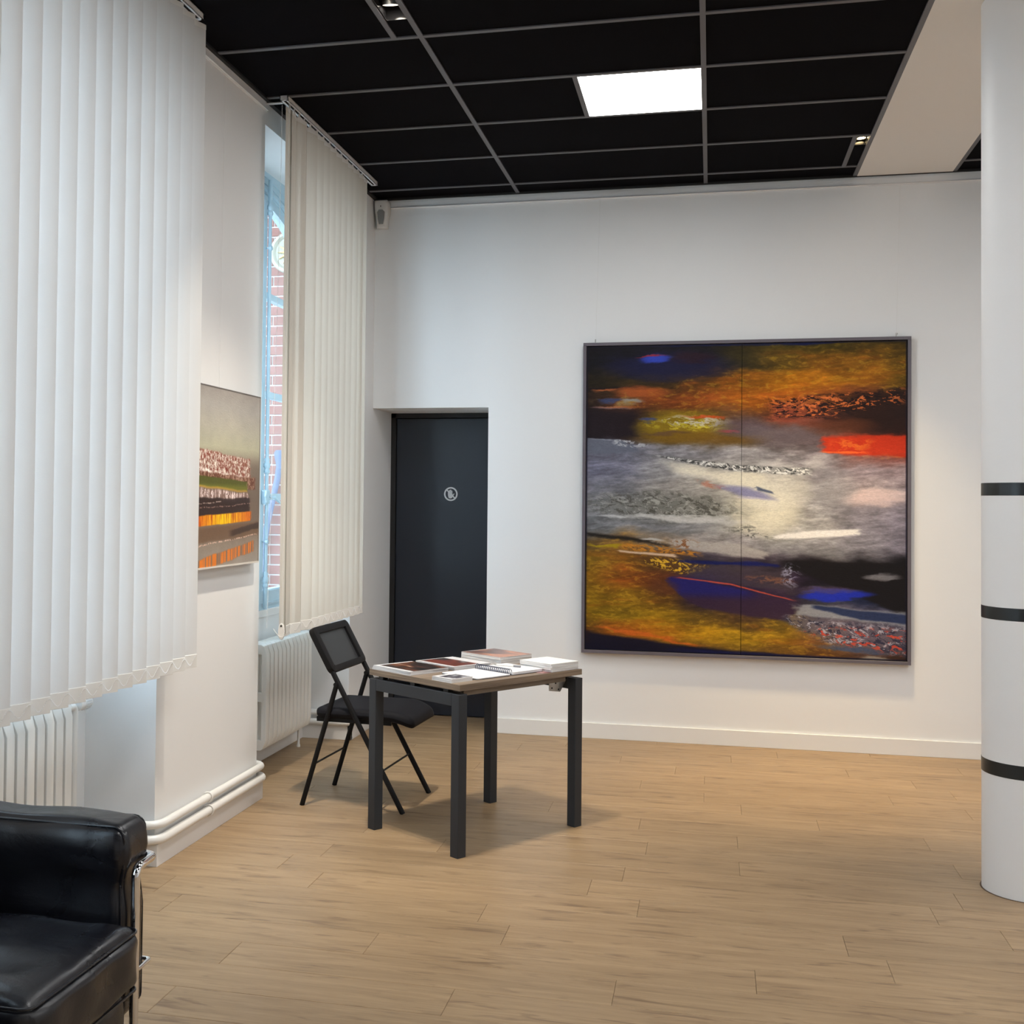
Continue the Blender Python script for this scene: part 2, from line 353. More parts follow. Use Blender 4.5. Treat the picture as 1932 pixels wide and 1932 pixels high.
# ---- baseboards
G().box(-1.431, XR, D-.014, D, 0, .098).build('baseboard_back', trim_white, kind='structure', bevel=.002)
bl = G()
def plinth(pts, h=.088, t=.026):
    for (a, b) in zip(pts[:-1], pts[1:]):
        x0, x1 = sorted((a[0], b[0])); y0, y1 = sorted((a[1], b[1])); bl.box(x0, x1, y0, y1, 0, h)
bl.box(WX, WX+.024, 5.515, 7.035, 0, .085).box(WX, W+.026, 7.011, 7.035, 0, .088).box(W, W+.026, 7.011, 7.56, 0, .088)
bl.box(W, W+.026, 4.391, 5.539, 0, .090).box(WX, W, 4.391, 4.415, 0, .090).box(WX, W, 5.515, 5.539, 0, .090)
bl.box(WX, WX+.024, 2.90, 4.39, 0, .085)
bl.box(W, W+.026, 1.776, 2.924, 0, .09)
bl.build('baseboard_left', trim_white, kind='structure', bevel=.0015)
# ---- windows
def build_window(idx, y0, y1):
    yc = (y0+y1)/2; hw = (y1-y0)/2
    root = empty('window_%d' % idx, (WX, yc, SILL), kind='structure')
    def P(g, name, m=frame_blue, **k):
        g.v = [(x-WX, y-yc, z-SILL) for x, y, z in g.v]; return g.build(name, m, root, **k)
    xo, xi = WX-.075, WX+.006
    # arched head panel and outer frame
    R = 1.23; zc = 3.285; hin = hw-.06
    def az(y, dz=0): return zc+dz-(R-math.sqrt(R*R-(y-yc)**2))
    n = 16; yy = [yc-hw+2*hw*i/n for i in range(n+1)]
    g = G(); low = [(yy[i], az(max(min(yy[i], yc+hin), yc-hin))) for i in range(n+1)]
    g.prism(low+[(y1, HEAD), (y0, HEAD)], xo, xi, 'x'); P(g, 'arched_head')
    for dz, th, dx in ((.012, .016, .012), (.050, .006, .005), (.090, .007, .006)):
        g = G(); a = [(y, az(y, dz)) for y in yy]; b = [(y, az(y, dz+th)) for y in reversed(yy)]
        g.prism(a+b, xi-.002, xi+dx, 'x'); P(g, 'head_moulding')
    P(G().box(xo+.001, xi-.001, y0, y0+.05, SILL, HEAD-.19), 'jamb'); P(G().box(xo+.001, xi-.001, y1-.05, y1, SILL, HEAD-.19), 'jamb')
    P(G().box(xo-.02, xi+.006, y0, y1, SILL-.02, SILL+.022), 'window_sill', trim_white, bevel=.004)
    # two casements
    for sgn in (-1, 1):
        ya, yb = sorted((yc+sgn*.012+sgn*.0, yc+sgn*(hw-.05)))
        if sgn > 0: ya = yc+.03
        else: yb = yc+.03-.002
        g = G(); st = .062
        g.box(WX-.05, WX+.0, ya, ya+st, SILL+.03, az(ya+st*(sgn > 0))-.004 if sgn > 0 else az(ya)-.0).box(WX-.05, WX, yb-st, yb, SILL+.03, az(yb)-.0)
        g.box(WX-.0493, WX-.0007, ya+.001, yb-.001, SILL+.022, .975)
        top = [(ya+(yb-ya)*i/8) for i in range(9)]
        g.prism([(y, az(y)-.055) for y in top]+[(y, az(y)-.001) for y in reversed(top)], WX-.0486, WX-.0013, 'x')
        for z in (1.52, 2.12, 2.70): g.box(WX-.042, WX-.004, ya, yb, z-.019, z+.019)
        P(g, 'casement')
        P(G().box(WX-.004, WX+.006, ya+.01, yb-.01, .89, .90).box(WX-.004, WX+.006, ya+.01, yb-.01, .955, .97), 'rail_moulding')
        zs = [.975, 1.501, 1.539, 2.101, 2.139, 2.681, 2.719, 3.2]
        for q in range(0, 8, 2):
            zt = zs[q+1]
            if q == 6:
                gg = G().prism([(ya+st-.005, zs[q])]+[(yb-st+.005, zs[q])]+[(y, az(y)-.05) for y in reversed([ya+st-.005+(yb-ya-2*st+.01)*i/6 for i in range(7)])], WX-.027, WX-.024, 'x')
            else: gg = G().box(WX-.027, WX-.024, ya+st-.005, yb-st+.005, zs[q]-.004, zt+.004)
            P(gg, 'pane', glass_m)
    # cover moulding and cremone bolt
    yb_ = yc+.045; xb = WX+.035
    P(G().box(WX, WX+.016, yc-.005, yc+.035, SILL+.03, 3.24), 'cover_strip', bevel=.004)
    def L(prof): return P(G().lathe(prof, 14, Matrix.Translation((xb, yb_, 0))), 'cremone_bolt', smooth=True)
    L([(.013, SILL+.03), (.013, 1.0), (.0105, 1.02), (.0105, 1.66), (.0105, 3.20), (.013, 3.23), (.013, 3.36)])
    def cap_(z): P(G().lathe([(.010, z-.05), (.017, z-.04), (.017, z-.03), (.013, z-.02), (.019, z-.008), (.019, z+.008), (.013, z+.02), (.016, z+.035), (.010, z+.05)], 14, Matrix.Translation((xb, yb_, 0))), 'bolt_collar', smooth=True)
    cap_(3.20); cap_(1.04); cap_(1.70)
    for z in (2.96, 1.26): P(G().lathe([(.004, -.03), (.004, -.012), (.013, -.010), (.016, 0), (.013, .008), (.004, .011)], 12, Matrix.Translation((xb+.01, yb_-.012, z)) @ Matrix.Rotation(PI/2, 4, 'Y')), 'guide_knob', smooth=True)
    g = G().box(WX, xb+.012, yb_-.032, yb_+.03, 1.475, 1.56); P(g, 'bolt_case', bevel=.008)
    g = G().prism([(yb_-.03+.032*math.cos(PI*k/3), 1.52+.04*math.sin(PI*k/3)) for k in range(6)], xb+.010, xb+.02, 'x'); P(g, 'bolt_plate', bevel=.002)
    P(G().tube([(xb+.02, yb_, 1.52), (xb+.05, yb_, 1.515), (xb+.055, yb_+.03, 1.50), (xb+.055, yb_+.075, 1.485)], [.008, .008, .009, .007], 10), 'bolt_handle', smooth=True)
    return root
for i, (a, b) in enumerate(NICHES): build_window(3-i, a, b)
# ---- door in the recess
dr = empty('door_1', (-1.8, DOORY, 0), kind='structure')
def dbox(name, m, *bx, **k):
    g = G()
    for b in bx: g.box(b[0]+1.8, b[1]+1.8, b[2]-DOORY, b[3]-DOORY, b[4], b[5])
    return g.build(name, m, dr, **k)
dbox('door_frame', black_matte, (W, W+.035, DOORY-.02, DOORY+.1, 0, 2.125), (-1.30-.0, -1.27, DOORY-.02, DOORY+.1, 0, 2.125), (W, -1.27, DOORY-.02, DOORY+.1, 2.092, 2.125), bevel=.002)
dbox('door_leaf', door_m, (W+.038, -1.303, DOORY, DOORY+.04, .006, 2.088), bevel=.002)
dbox('door_handle', steel, (-1.40, -1.385, DOORY-.05, DOORY-.0, 1.0, 1.02), (-1.50, -1.385, DOORY-.06, DOORY-.045, 1.0, 1.02), bevel=.003)
# cavity the recess opens into beyond the visible edge
# ================================================================== outside
gr = G().box(-12, W-.47, YF-4, 14, -.4, -.3).build('ground', newmat('pale_paving', (.45, .44, .42), .9), kind='structure')
bw = empty('brick_building', (-4.2, 8.4, -.3), label='red brick building with white mortar joints seen outside the far window', cat='building')
OB = Vector((-4.2, 8.4, -.3)); YB = 8.40
G().box(-7.5+4.2, -2.9+4.2, .012, .6, 0, 6.2).build('mortar', mortar_m, bw)
bl_, bh_, jt = .225, .066, .0105; brick_me = None; rest = G(); cb = 0
G().box(-6.0+4.2, -2.72+4.2, 7.1-8.4, .1, 4.6, 4.8).build('added_shade_roof', newmat('shade_roof_grey', (.2, .2, .21), .6), bw)  # unseen slab added above the bricks to hold back sky light
for r in range(74):
    z = -.3+r*(bh_+jt)+jt
    offx = (bl_+jt)/2 if r % 2 else 0
    for c in range(20):
        x = -2.95-offx-c*(bl_+jt)
        if x-bl_ < -7.5: continue
        if .75 < z < 4.35 and -4.32 < x-bl_/2 < -3.0:
            if brick_me is None:
                o = G().box(-bl_/2, bl_/2, 0, .03, 0, bh_).build('brick', brick_m, bw, bevel=.002, seg=1); brick_me = o.data
            else:
                o = bpy.data.objects.new('brick', brick_me); COL.objects.link(o); o.parent = bw
            o.location = Vector((x-bl_/2, YB+random.uniform(-.001, .002), z))-OB; cb += 1
        else: rest.box(x-bl_-OB.x, x-OB.x, 0, .03, z-OB.z, z+bh_-OB.z)
rest.build('brick_field', brick_m, bw, kind='stuff')
cream_stone = newmat('cream_stone', (.36, .34, .27), .6); gold = newmat('gilt', (.50, .36, .12), .4, .3)
md = empty('wall_medallion', (-3.155, YB, 3.40), label='round cream and gilt ornament on the brick wall outside', cat='ornament')
RX = Matrix.Rotation(PI/2, 4, 'X')
G().lathe([(.0, 0), (.160, 0), (.165, .02), (.155, .045), (.135, .05), (.125, .035), (.12, .02), (.06, .02), (0.001, .03)], 32, RX, cap=False).build('rim', cream_stone, md, smooth=True)
g = G()
for k in range(12):
    a = k*PI/6; g.prism([(.03*math.cos(a-.3), .03*math.sin(a-.3)), (.1*math.cos(a), .1*math.sin(a)), (.03*math.cos(a+.3), .03*math.sin(a+.3))], -.04, -.02, 'y')
g.build('gilt_rays', gold, md)
pb = newmat('blue_painted_metal', (.09, .11, .18), .5)
dp = empty('downpipe', (-3.28, YB-.06, 0), label='blue downpipe with a small hopper on the brick wall outside', cat='pipe')
G().tube(fillet([(.075, 0, 1.77), (.06, 0, 1.66), (0.0, 0, 1.40), (-.045, 0, 1.15), (-.045, 0, -.3)], .1), .024, 12).build('pipe', pb, dp, smooth=True)
G().lathe([(.028, 1.74), (.032, 1.78), (.042, 1.82), (.046, 1.86), (.034, 1.88)], 16, Matrix.Translation((.08, 0, 0))).build('hopper', pb, dp, smooth=True)

# ================================================================== column
co = empty('column', (1.216, 5.0, 0), label='round white column with three black tape bands under the beige beam', cat='column')
CR = .165
G().lathe([(CR, 0), (CR, 3.526)], 64).build('shaft', col_m, co, smooth=True)
G().lathe([(CR+.006, 0.0003), (CR+.006, .0016), (CR, .0016)], 64, cap=False).build('base_joint', joint_m, co, smooth=True)
for z0, z1 in ((1.547, 1.597), (1.064, 1.113), (.46, .514)):
    G().lathe([(CR+.0003, z0), (CR+.0012, z0+.001), (CR+.0012, z1-.001), (CR+.0003, z1)], 64, cap=False).build('tape_band', tape_m, co, smooth=True)

# ================================================================== heating pipes
def pipe_run(label, r, z, x, path, clips=()):
    t = empty('heating_pipe', (x, path[0][1], 0), label=label, cat='pipe'); g = G()
    pts = fillet([(px-x, py-path[0][1], z) for px, py in path], .062, 8); g.tube(pts, r, 14); g.build('pipe', gloss_white, t, smooth=True)
    for (cy) in clips:
        g = G(); cyl = cy-path[0][1]
        g.tube([(r*1.25*math.cos(a), cyl, z+r*1.25*math.sin(a)) for a in [2*PI*k/16 for k in range(16)]], .004, 6, closed=True); g.box(-.03, -r, cyl-.004, cyl+.004, z-.004, z+.004)
        g.build('pipe_clip', gloss_white, t, smooth=True)
XP = W+.03
pipe_run('upper white heating pipe wrapped around the foot of the pier', .0175, .168, XP, [(WX+.03, 4.383), (XP, 4.383), (XP, 5.548), (WX+.03, 5.548)], (4.87,))
pipe_run('lower white heating pipe lying on the skirting around the pier', .0195, .110, XP+.004, [(WX+.03, 4.376), (XP+.004, 4.376), (XP+.004, 5.555), (WX+.03, 5.555)], (4.87,))
pipe_run('upper white heating pipe turning the corner beside the far radiator', .0175, .168, XP, [(WX+.03, 7.003), (XP, 7.003), (XP, 7.48)], (7.3,))
pipe_run('lower white heating pipe turning the corner beside the far radiator', .0195, .110, XP+.004, [(WX+.03, 6.996), (XP+.004, 6.996), (XP+.004, 7.48)], (7.3,))

# ================================================================== radiators
def section_mesh():
    """one cast section: flat ribbed profile with four slots"""
    g = G(); xs = [-.070, -.040, -.020, .020, .040, .070]; zs = [0, .055, .265, .315, .525, .58]; th = .0255
    holes = {(1, 1), (3, 1), (1, 3), (3, 3)}; V = {}
    def vert(i, j, s_):
        k = (i, j, s_)
        if k not in V:
            x, z = xs[i], zs[j]
            if i in (0, 5) and j in (0, 5): x *= .76; z = z+.008 if j == 0 else z-.008
            th = .0308 if j in (0, 5) else .0240
            V[k] = len(g.v); g.v.append((x, s_*th, z))
        return V[k]
    def face(*q): g.f.append(q); g.mi.append(0)
    for i in range(5):
        for j in range(5):
            if (i, j) in holes: continue
            for s_ in (-1, 1): face(vert(i, j, s_), vert(i+1, j, s_), vert(i+1, j+1, s_), vert(i, j+1, s_))
            for (di, dj, a, b) in ((-1, 0, (i, j), (i, j+1)), (1, 0, (i+1, j), (i+1, j+1)), (0, -1, (i, j), (i+1, j)), (0, 1, (i, j+1), (i+1, j+1))):
                ni, nj = i+di, j+dj
                if ni < 0 or nj < 0 or ni > 4 or nj > 4 or (ni, nj) in holes: face(vert(*a, -1), vert(*b, -1), vert(*b, 1), vert(*a, 1))
    for (i, j) in holes: g.box(xs[i]-.002, xs[i+1]+.002, -.003, .003, zs[j]-.002, zs[j+1]+.002)
    return g
sec_me = None
def radiator(label, xc, y0, n, pitch, zb, pipe_y):
    global sec_me
    t = empty('radiator', (xc, y0, zb), label=label, cat='radiator', group='white column radiators under the windows')
    for i in range(n):
        if sec_me is None:
            o = section_mesh().build('radiator_section', rad_m, t, smooth=True, bevel=.011, seg=3); sec_me = o.data
        else: o = bpy.data.objects.new('radiator_section', sec_me); COL.objects.link(o); o.parent = t
        o.location = (0, pitch*(i+.5), 0)
    L = n*pitch
    G().tube([(0, .02, .035), (0, L-.02, .035)], .016, 12).tube([(0, .02, .54), (0, L+.11, .54)], .014, 12).build('connector', rad_m, t, smooth=True)
    G().tube(fillet([(0, L+.08, .54), (0, L+.12, .54), (pipe_y*.999, L+.12, .50), (pipe_y, L+.12, -zb+.17)], .02), .010 if pipe_y else .015, 12).build('supply_pipe', gloss_white, t, smooth=True)
    g = G().lathe([(.014, 0), (.023, .004), (.024, .034), (.026, .036), (.026, .078), (.021, .092), (.008, .096)], 20, Matrix.Translation((.0, L+.135, .54)) @ Matrix.Rotation(-PI/2, 4, 'X'))
    v = g.build('valve_head', plastic_white, t, smooth=True)
    g = G()
    for k in range(16):
        a = 2*PI*k/16; g.box(.0257, .0277, -.0015, .0015, .042, .074, Matrix.Translation((.0, L+.135, .54)) @ Matrix.Rotation(-PI/2, 4, 'X') @ Matrix.Rotation(a, 4, 'Z'))
    g.build('grip_ribs', vinyl_grey, v)
    for fy in (pitch*.5, L-pitch*.5):
        G().lathe([(.012, -zb), (.012, -zb+.01), (.008, -zb+.02), (.008, .02)], 10, Matrix.Translation((0, fy, 0))).build('foot', rad_m, t, smooth=True)
    return t
radiator('white column radiator in the far window niche behind the folding chair', -2.445, 6.02, 12, .063, .125, -.07)
radiator('white column radiator in the near window niche behind the armchair', -2.445, 3.225, 13, .063, .14, 0)

# ================================================================== vertical blinds
def slat_mesh(wd_, h, curve, mt):
    g = G(); n = 8
    a = []; b = []
    for i in range(n+1):
        t = i/n*2-1; x = curve*(1-t*t); y = t*wd_/2; a.append((x, y, 0)); b.append((x, y, h))
    g.strip(a, b); return g
def blind(label, xr, y0, y1, slats, zb, ztop, mt, curve, ctrl=None):
    t = empty('vertical_blind', (xr, y0, zb), label=label, cat='blind', group='white vertical blinds at the windows')
    L = y1-y0; H = ztop-zb
    g = G(); z0, z1 = 3.508-zb, 3.534-zb
    g.box(-.021, -.016, 0, L, z0, z1).box(.016, .021, 0, L, z0, z1).box(-.021, .021, 0, L, z1-.004, z1)
    g.box(-.021, -.007, 0, L, z0, z0+.003).box(.007, .021, 0, L, z0, z0+.003).box(-.021, .021, 0, .012, z0, z1).box(-.021, .021, L-.012, L, z0, z1)
    g.build('headrail', alu_white, t, bevel=.0008, seg=1)
    G().box(-.015, .015, .012, L-.012, z0+.006, z0+.009).build('rail_channel', dark_hole, t)
    sm = slat_mesh(.127, H, curve, mt); me = None; pm = None
    for (y, ang) in slats:
        if me is None: o = sm.build('slat', mt, t, smooth=True); me = o.data
        else: o = bpy.data.objects.new('slat', me); COL.objects.link(o); o.parent = t
        o.location = (0, y-y0, 0); o.rotation_euler = (0, 0, ang)
        if pm is None:
            g = G(); n = 8
            def ring(z, e): return [(curve*(1-(i/n*2-1)**2)+e, (i/n*2-1)*.0635, z) for i in range(n+1)]
            for e in (.0022, -.0022): g.strip(ring(.001, e), ring(.052, e)); g.strip(ring(.052, e), ring(.0535, 0)); g.strip(ring(0, 0), ring(.001, e))
            for e in (.0016, -.0016):
                pass
            q = g.build('weight_pocket', pocket_m, o, smooth=True); pm = q.data
            g = G(); 
            for e in (.001,): g.strip(ring(H-.022, .0015), ring(H-.002, .0015)); g.strip(ring(H-.022, -.0015), ring(H-.002, -.0015))
            q = g.build('slat_heading', pocket_m, o, smooth=True); hm = q.data
            g = G().box(-.003, .003, -.005, .005, H-.004, 3.512-zb).box(-.005, .005, -.018, .018, H-.010, H+.004)
            q = g.build('carrier', plastic_white, o); cm = q.data
        else:
            for nm, mm in (('weight_pocket', pm), ('slat_heading', hm), ('carrier', cm)):
                q = bpy.data.objects.new(nm, mm); COL.objects.link(q); q.parent = o
    # bead chain looping from slat to slat
    g = G(); ico = [(0, 0, 1), (.894, 0, .447), (.276, .851, .447), (-.724, .526, .447), (-.724, -.526, .447), (.276, -.851, .447), (.724, .526, -.447), (-.276, .851, -.447), (-.894, 0, -.447), (-.276, -.851, -.447), (.724, -.526, -.447), (0, 0, -1)]
    icf = [(0, 1, 2), (0, 2, 3), (0, 3, 4), (0, 4, 5), (0, 5, 1), (1, 6, 2), (2, 7, 3), (3, 8, 4), (4, 9, 5), (5, 10, 1), (6, 7, 2), (7, 8, 3), (8, 9, 4), (9, 10, 5), (10, 6, 1), (11, 7, 6), (11, 8, 7), (11, 9, 8), (11, 10, 9), (11, 6, 10)]
    def bead(p, r=.0017): g.add([tuple(p[i]+r*q[i] for i in range(3)) for q in ico], icf)
    for side in (1,):
        for (ya, aa), (yb, ab) in zip(slats[:-1], slats[1:]):
            def e(y, a): return (-math.sin(a)*.052+.008, y-y0+math.cos(a)*.052, .052)
            pa = e(ya, aa); pb_ = e(yb, ab); n = 22
            for k in range(n):
                s_ = k/n; bead((pa[0]+(pb_[0]-pa[0])*s_, pa[1]+(pb_[1]-pa[1])*s_, .031+.016*math.cos(2*PI*s_)))
    if ctrl:
        cx, cy, cz = ctrl
        n = int((3.5-cz-.04)/.0062)
        for k in range(n):
            z = cz+.03+k*.0062; s_ = (z-cz)/(3.5-cz); bead((cx-xr-.03, cy-y0-.012-.115*(1-s_)**1.4, z-zb), .0021)
    g.build('bead_chain', newmat('bead_white', (.9, .9, .9), .25), t, kind='stuff')
    if ctrl:
        pr = []
        for k in range(20):
            a = 2*PI*k/20; pr.append((cx-xr+.004+.017*math.cos(a), cz-zb+.042*math.sin(a)))
        w_ = G().prism(pr, cy-y0-.020, cy-y0-.010, 'y').build('cord_weight', plastic_white, t, bevel=.003)
        G().lathe([(.005, 0), (.005, .002)], 10, Matrix.Translation((cx-xr+.004, cy-y0-.0195, cz-zb+.028)) @ Matrix.Rotation(PI/2, 4, 'X')).build('cord_hole', dark_hole, w_)
        G().tube([(cx-xr, cy-y0+.006, cz-zb+.03), (cx-xr, cy-y0+.004, 3.51-zb)], .0011, 6).build('pull_cord', plastic_white, t)
        lp = [(cx-xr-.035+.085*k/14, cy-y0-.024, cz-zb+.014-.04*math.sin(PI*k/14)) for k in range(15)]
        G().tube(lp, .0016, 6).build('cord_loop', plastic_white, t, smooth=True)
    return t
s1 = [(4.476-.056-.1095*k, math.radians(-26)) for k in range(14)]; s1 = s1[::-1]
b1 = blind('wide white vertical blind filling the left edge of view, in front of the near window', -2.101, 2.98, 4.475, s1, .807, 3.488, slat_m, .005)
edges = [5.478, 5.562, 5.640, 5.722, 5.805, 5.900, 6.000, 6.106, 6.213, 6.320, 6.428, 6.537, 6.645, 6.750, 6.800]
s2 = [(y-.060, math.radians(a)) for y, a in ((5.606, 3), (5.672, 10), (5.745, -18), (5.822, 6), (5.915, -20), (6.022, -21), (6.130, -20), (6.236, -21), (6.343, -20), (6.450, -21), (6.560, -20), (6.670, -21), (6.775, -20), (6.862, -14))]
b2 = blind('narrower cream vertical blind hanging before the far window above the radiator', -2.101, 5.46, 7.075, s2, .814, 3.488, slat_m2, .004, ctrl=(-2.075, 5.462, .85))
g = G().box(-.118, -.114, .035-.0, .075, 3.478-.814, 3.505-.814+.01).box(-.118, -.01, .045, .065, 3.508-.814+.004, 3.512-.814+.004)
g.build('bracket', alu_white, b2)

# ================================================================== paintings (colour painted per vertex by code)
def vnoise(S, T_, fx, fy, seed, octs=4, gain=.55):
    out = np.zeros_like(S); amp = 1; tot = 0; r = np.random.default_rng(seed)
    for o in range(octs):
        nx, ny = int(fx*2**o)+3, int(fy*2**o)+3; gd = r.random((ny, nx))
        x = S*(nx-2.01); y = T_*(ny-2.01); xi = x.astype(int); yi = y.astype(int); xf = x-xi; yf = y-yi
        xf = xf*xf*(3-2*xf); yf = yf*yf*(3-2*yf)
        v = (gd[yi, xi]*(1-xf)+gd[yi, xi+1]*xf)*(1-yf)+(gd[yi+1, xi]*(1-xf)+gd[yi+1, xi+1]*xf)*yf
        out += amp*v; tot += amp; amp *= gain
    return out/tot
def sm(x, a, b): t = np.clip((x-a)/(b-a), 0, 1); return t*t*(3-2*t)
def interp_poly(X, pts):
    xs = [p[0] for p in pts]; ys = [p[1] for p in pts]; return np.interp(X, xs, ys)
def lay(C, m, col, a=1.):
    m = np.clip(m*a, 0, 1)[..., None]; col = np.array(col, float); return C*(1-m)+col*m
def grid_interp(S, T_, rows_):
    A = np.array(rows_, float); ny, nx, _ = A.shape; x = np.clip(S, 0, .9999)*(nx-1); y = np.clip(T_, 0, .9999)*(ny-1)
    xi = x.astype(int); yi = y.astype(int); xf = (x-xi)[..., None]; yf = (y-yi)[..., None]; xf = xf*xf*(3-2*xf); yf = yf*yf*(3-2*yf)
    return (A[yi, xi]*(1-xf)+A[yi, xi+1]*xf)*(1-yf)+(A[yi+1, xi]*(1-xf)+A[yi+1, xi+1]*xf)*yf
def big_art(S, T_):
    X = 65+S*1795; Y = 92+T_*1690          # sketch coordinates
    n1 = vnoise(S, T_, 5, 9, 1); n2 = vnoise(S, T_, 14, 40, 2, 5); n5 = vnoise(S, T_, 8, 60, 5, 4)
    SW = np.clip(S*.94+.03+(n2-.5)*.05, 0, 1); TW = np.clip(T_*.90+.05+(S-.5)*.06+(n2-.5)*.03, 0, 1); n3 = vnoise(SW, TW, 46, 150, 3, 4, .65); n4 = vnoise(SW, TW, 90, 190, 4, 3, .7)
    vb = vnoise; sk = .03
    def vnoise_w(a, b, fx, fy, sd, *r): return vb(np.clip(S*.94+.03+(n2-.5)*.05+(n5-.5)*.012, 0, 1), np.clip(T_*.90+.05+(S-.5)*.05+(n2-.5)*.03+(n3-.5)*.008, 0, 1), fx, fy, sd, *r)
    base = [
     [(22,18,24),(22,18,26),(25,20,30),(32,26,28),(60,50,20),(88,74,22),(95,78,22),(84,66,20),(62,48,16)],
     [(22,20,26),(24,22,44),(26,24,58),(26,24,42),(64,54,26),(125,92,26),(160,102,26),(170,112,28),(128,92,20)],
     [(40,32,20),(58,44,20),(76,52,20),(112,70,20),(176,104,20),(212,130,20),(218,134,25),(196,124,28),(112,82,16)],
     [(48,32,25),(132,70,38),(152,75,25),(178,90,28),(202,110,24),(206,110,28),(150,80,32),(112,60,32),(72,46,25)],
     [(30,22,28),(46,28,25),(92,66,28),(110,80,36),(120,78,48),(112,66,45),(100,52,40),(58,32,24),(34,21,20)],
     [(30,24,32),(48,38,40),(92,68,32),(106,78,38),(112,88,56),(108,92,92),(110,92,98),(84,45,34),(70,34,28)],
     [(112,112,128),(122,122,138),(150,148,155),(165,162,168),(172,168,172),(168,162,167),(150,140,148),(170,110,100),(172,100,90)],
     [(128,128,150),(140,140,158),(184,182,186),(205,200,194),(192,188,186),(184,180,182),(160,154,162),(166,150,158),(166,145,150)],
     [(146,146,158),(142,142,150),(168,163,160),(182,177,172),(208,203,192),(202,199,190),(165,162,166),(192,176,178),(190,176,182)],
     [(140,142,148),(128,128,126),(128,128,122),(142,140,134),(214,209,194),(212,207,190),(166,163,166),(160,152,162),(150,142,155)],
     [(136,138,143),(150,152,158),(150,152,158),(152,153,157),(190,186,178),(205,202,196),(196,192,190),(160,154,165),(146,139,155)],
     [(118,92,52),(150,112,60),(160,140,116),(176,168,166),(165,160,162),(170,168,170),(165,162,166),(150,146,156),(142,136,152)],
     [(152,116,30),(152,100,32),(100,70,35),(62,54,68),(70,60,70),(52,42,55),(26,21,24),(24,21,24),(24,22,26)],
     [(156,112,25),(166,90,28),(108,58,30),(42,32,90),(46,33,72),(60,45,68),(26,21,30),(22,20,26),(22,20,26)],
     [(150,112,20),(152,112,24),(112,76,25),(46,33,62),(54,36,60),(60,42,68),(58,58,70),(36,42,72),(28,30,50)],
     [(150,115,20),(160,125,24),(166,126,24),(114,86,30),(92,66,38),(122,96,34),(112,102,114),(116,108,122),(62,62,86)],
     [(112,72,25),(172,96,25),(192,122,25),(202,148,26),(192,148,30),(172,128,30),(150,102,58),(118,94,104),(92,72,72)],
     [(26,20,34),(40,30,38),(76,56,38),(110,82,36),(112,84,36),(120,84,32),(108,70,32),(98,66,42),(60,40,32)]]
    Sx = np.clip(S+(n1-.5)*.05, 0, 1); Ty = np.clip(T_+(n2-.5)*.05+(n1-.5)*.03, 0, 1)
    C = grid_interp(Sx, Ty, base)
    st = vnoise(np.clip(S*.97+T_*.02, 0, 1), np.clip(T_*.9+S*.09, 0, 1), 26, 170, 6, 3); st2 = vnoise(S, T_, 90, 200, 7, 2)
    C *= (.74+.40*n2)[..., None]; C *= (.86+.2*n3)[..., None]; C *= (.80+.36*st)[..., None]; C *= (.92+.14*st2)[..., None]
    lum = C.mean(-1)
    # yellow-olive speckle inside the warm fields
    warm = sm(C[..., 0]-C[..., 2], 40, 90); C = lay(C, warm*sm(n3, .55, .72), (205, 160, 40), .35); C = lay(C, warm*sm(n5, .58, .75), (170, 70, 20), .15)
    jx = (n2-.5)*110+(n3-.5)*40; jy = (n5-.5)*36+(n3-.5)*16+(n2-.5)*16
    def band(top, bot, x0, x1, soft=8, sx=25, rough=1.):
        soft *= 1.7; sx *= 1.5; t = interp_poly(X, top); b = interp_poly(X, bot); yj = Y+jy*rough
        return sm(yj, t-soft, t+soft)*(1-sm(yj, b-soft, b+soft))*sm(X+jx, x0-sx, x0+sx)*(1-sm(X+jx, x1-sx, x1+sx))
    def ell(cx, cy, rx, ry, soft=.25, rot=0, rough=1.):
        dx = X+jx*rough*.6-cx; dy = Y+jy*rough-cy; c, s_ = math.cos(rot), math.sin(rot)
        soft = min(.95, soft*2.1); return 1-sm(((dx*c+dy*s_)/rx)**2+((-dx*s_+dy*c)/ry)**2, 1-soft, 1+soft)
    C = lay(C, band([(0, 60), (1900, 60)], [(60, 92), (500, 100), (900, 96), (1300, 105), (1500, 92), (1900, 80)], 450, 1560, 5, 120, .4), (12, 22, 92), .9)
    C = lay(C, ell(560, 215, 330, 75, .5), (26, 26, 62), .85)
    C = lay(C, ell(690, 165, 130, 28, .6), (48, 22, 28), .7)
    C = lay(C, ell(470, 168, 90, 20, .6), (52, 74, 190), .95); C = lay(C, ell(440, 152, 85, 5, .5), (170, 40, 50), .8)
    C = lay(C, band([(60, 318), (400, 325), (700, 330)], [(60, 336), (400, 345), (700, 350)], 60, 440, 5), (26, 18, 20), .95)
    C = lay(C, ell(170, 338, 60, 7, .4), (160, 90, 50)); C = lay(C, ell(380, 345, 150, 22, .7), (190, 95, 40), .7)
    C = lay(C, ell(240, 398, 130, 34, .4)*sm(n2, .35, .6), (170, 150, 90), .7); C = lay(C, ell(200, 395, 70, 14, .4), (60, 75, 120), .8)
    C = lay(C, ell(330, 400, 60, 12, .4), (150, 160, 170), .7); C = lay(C, ell(210, 432, 110, 8, .5), (190, 150, 150), .7); C = lay(C, ell(270, 428, 120, 5, .5), (200, 110, 40), .6)
    C = lay(C, band([(60, 450), (360, 440)], [(60, 600), (360, 625)], 40, 350, 14, 40), (34, 24, 30), .85)
    C = lay(C, ell(620, 540, 250, 85, .3), (150, 122, 22), .85)
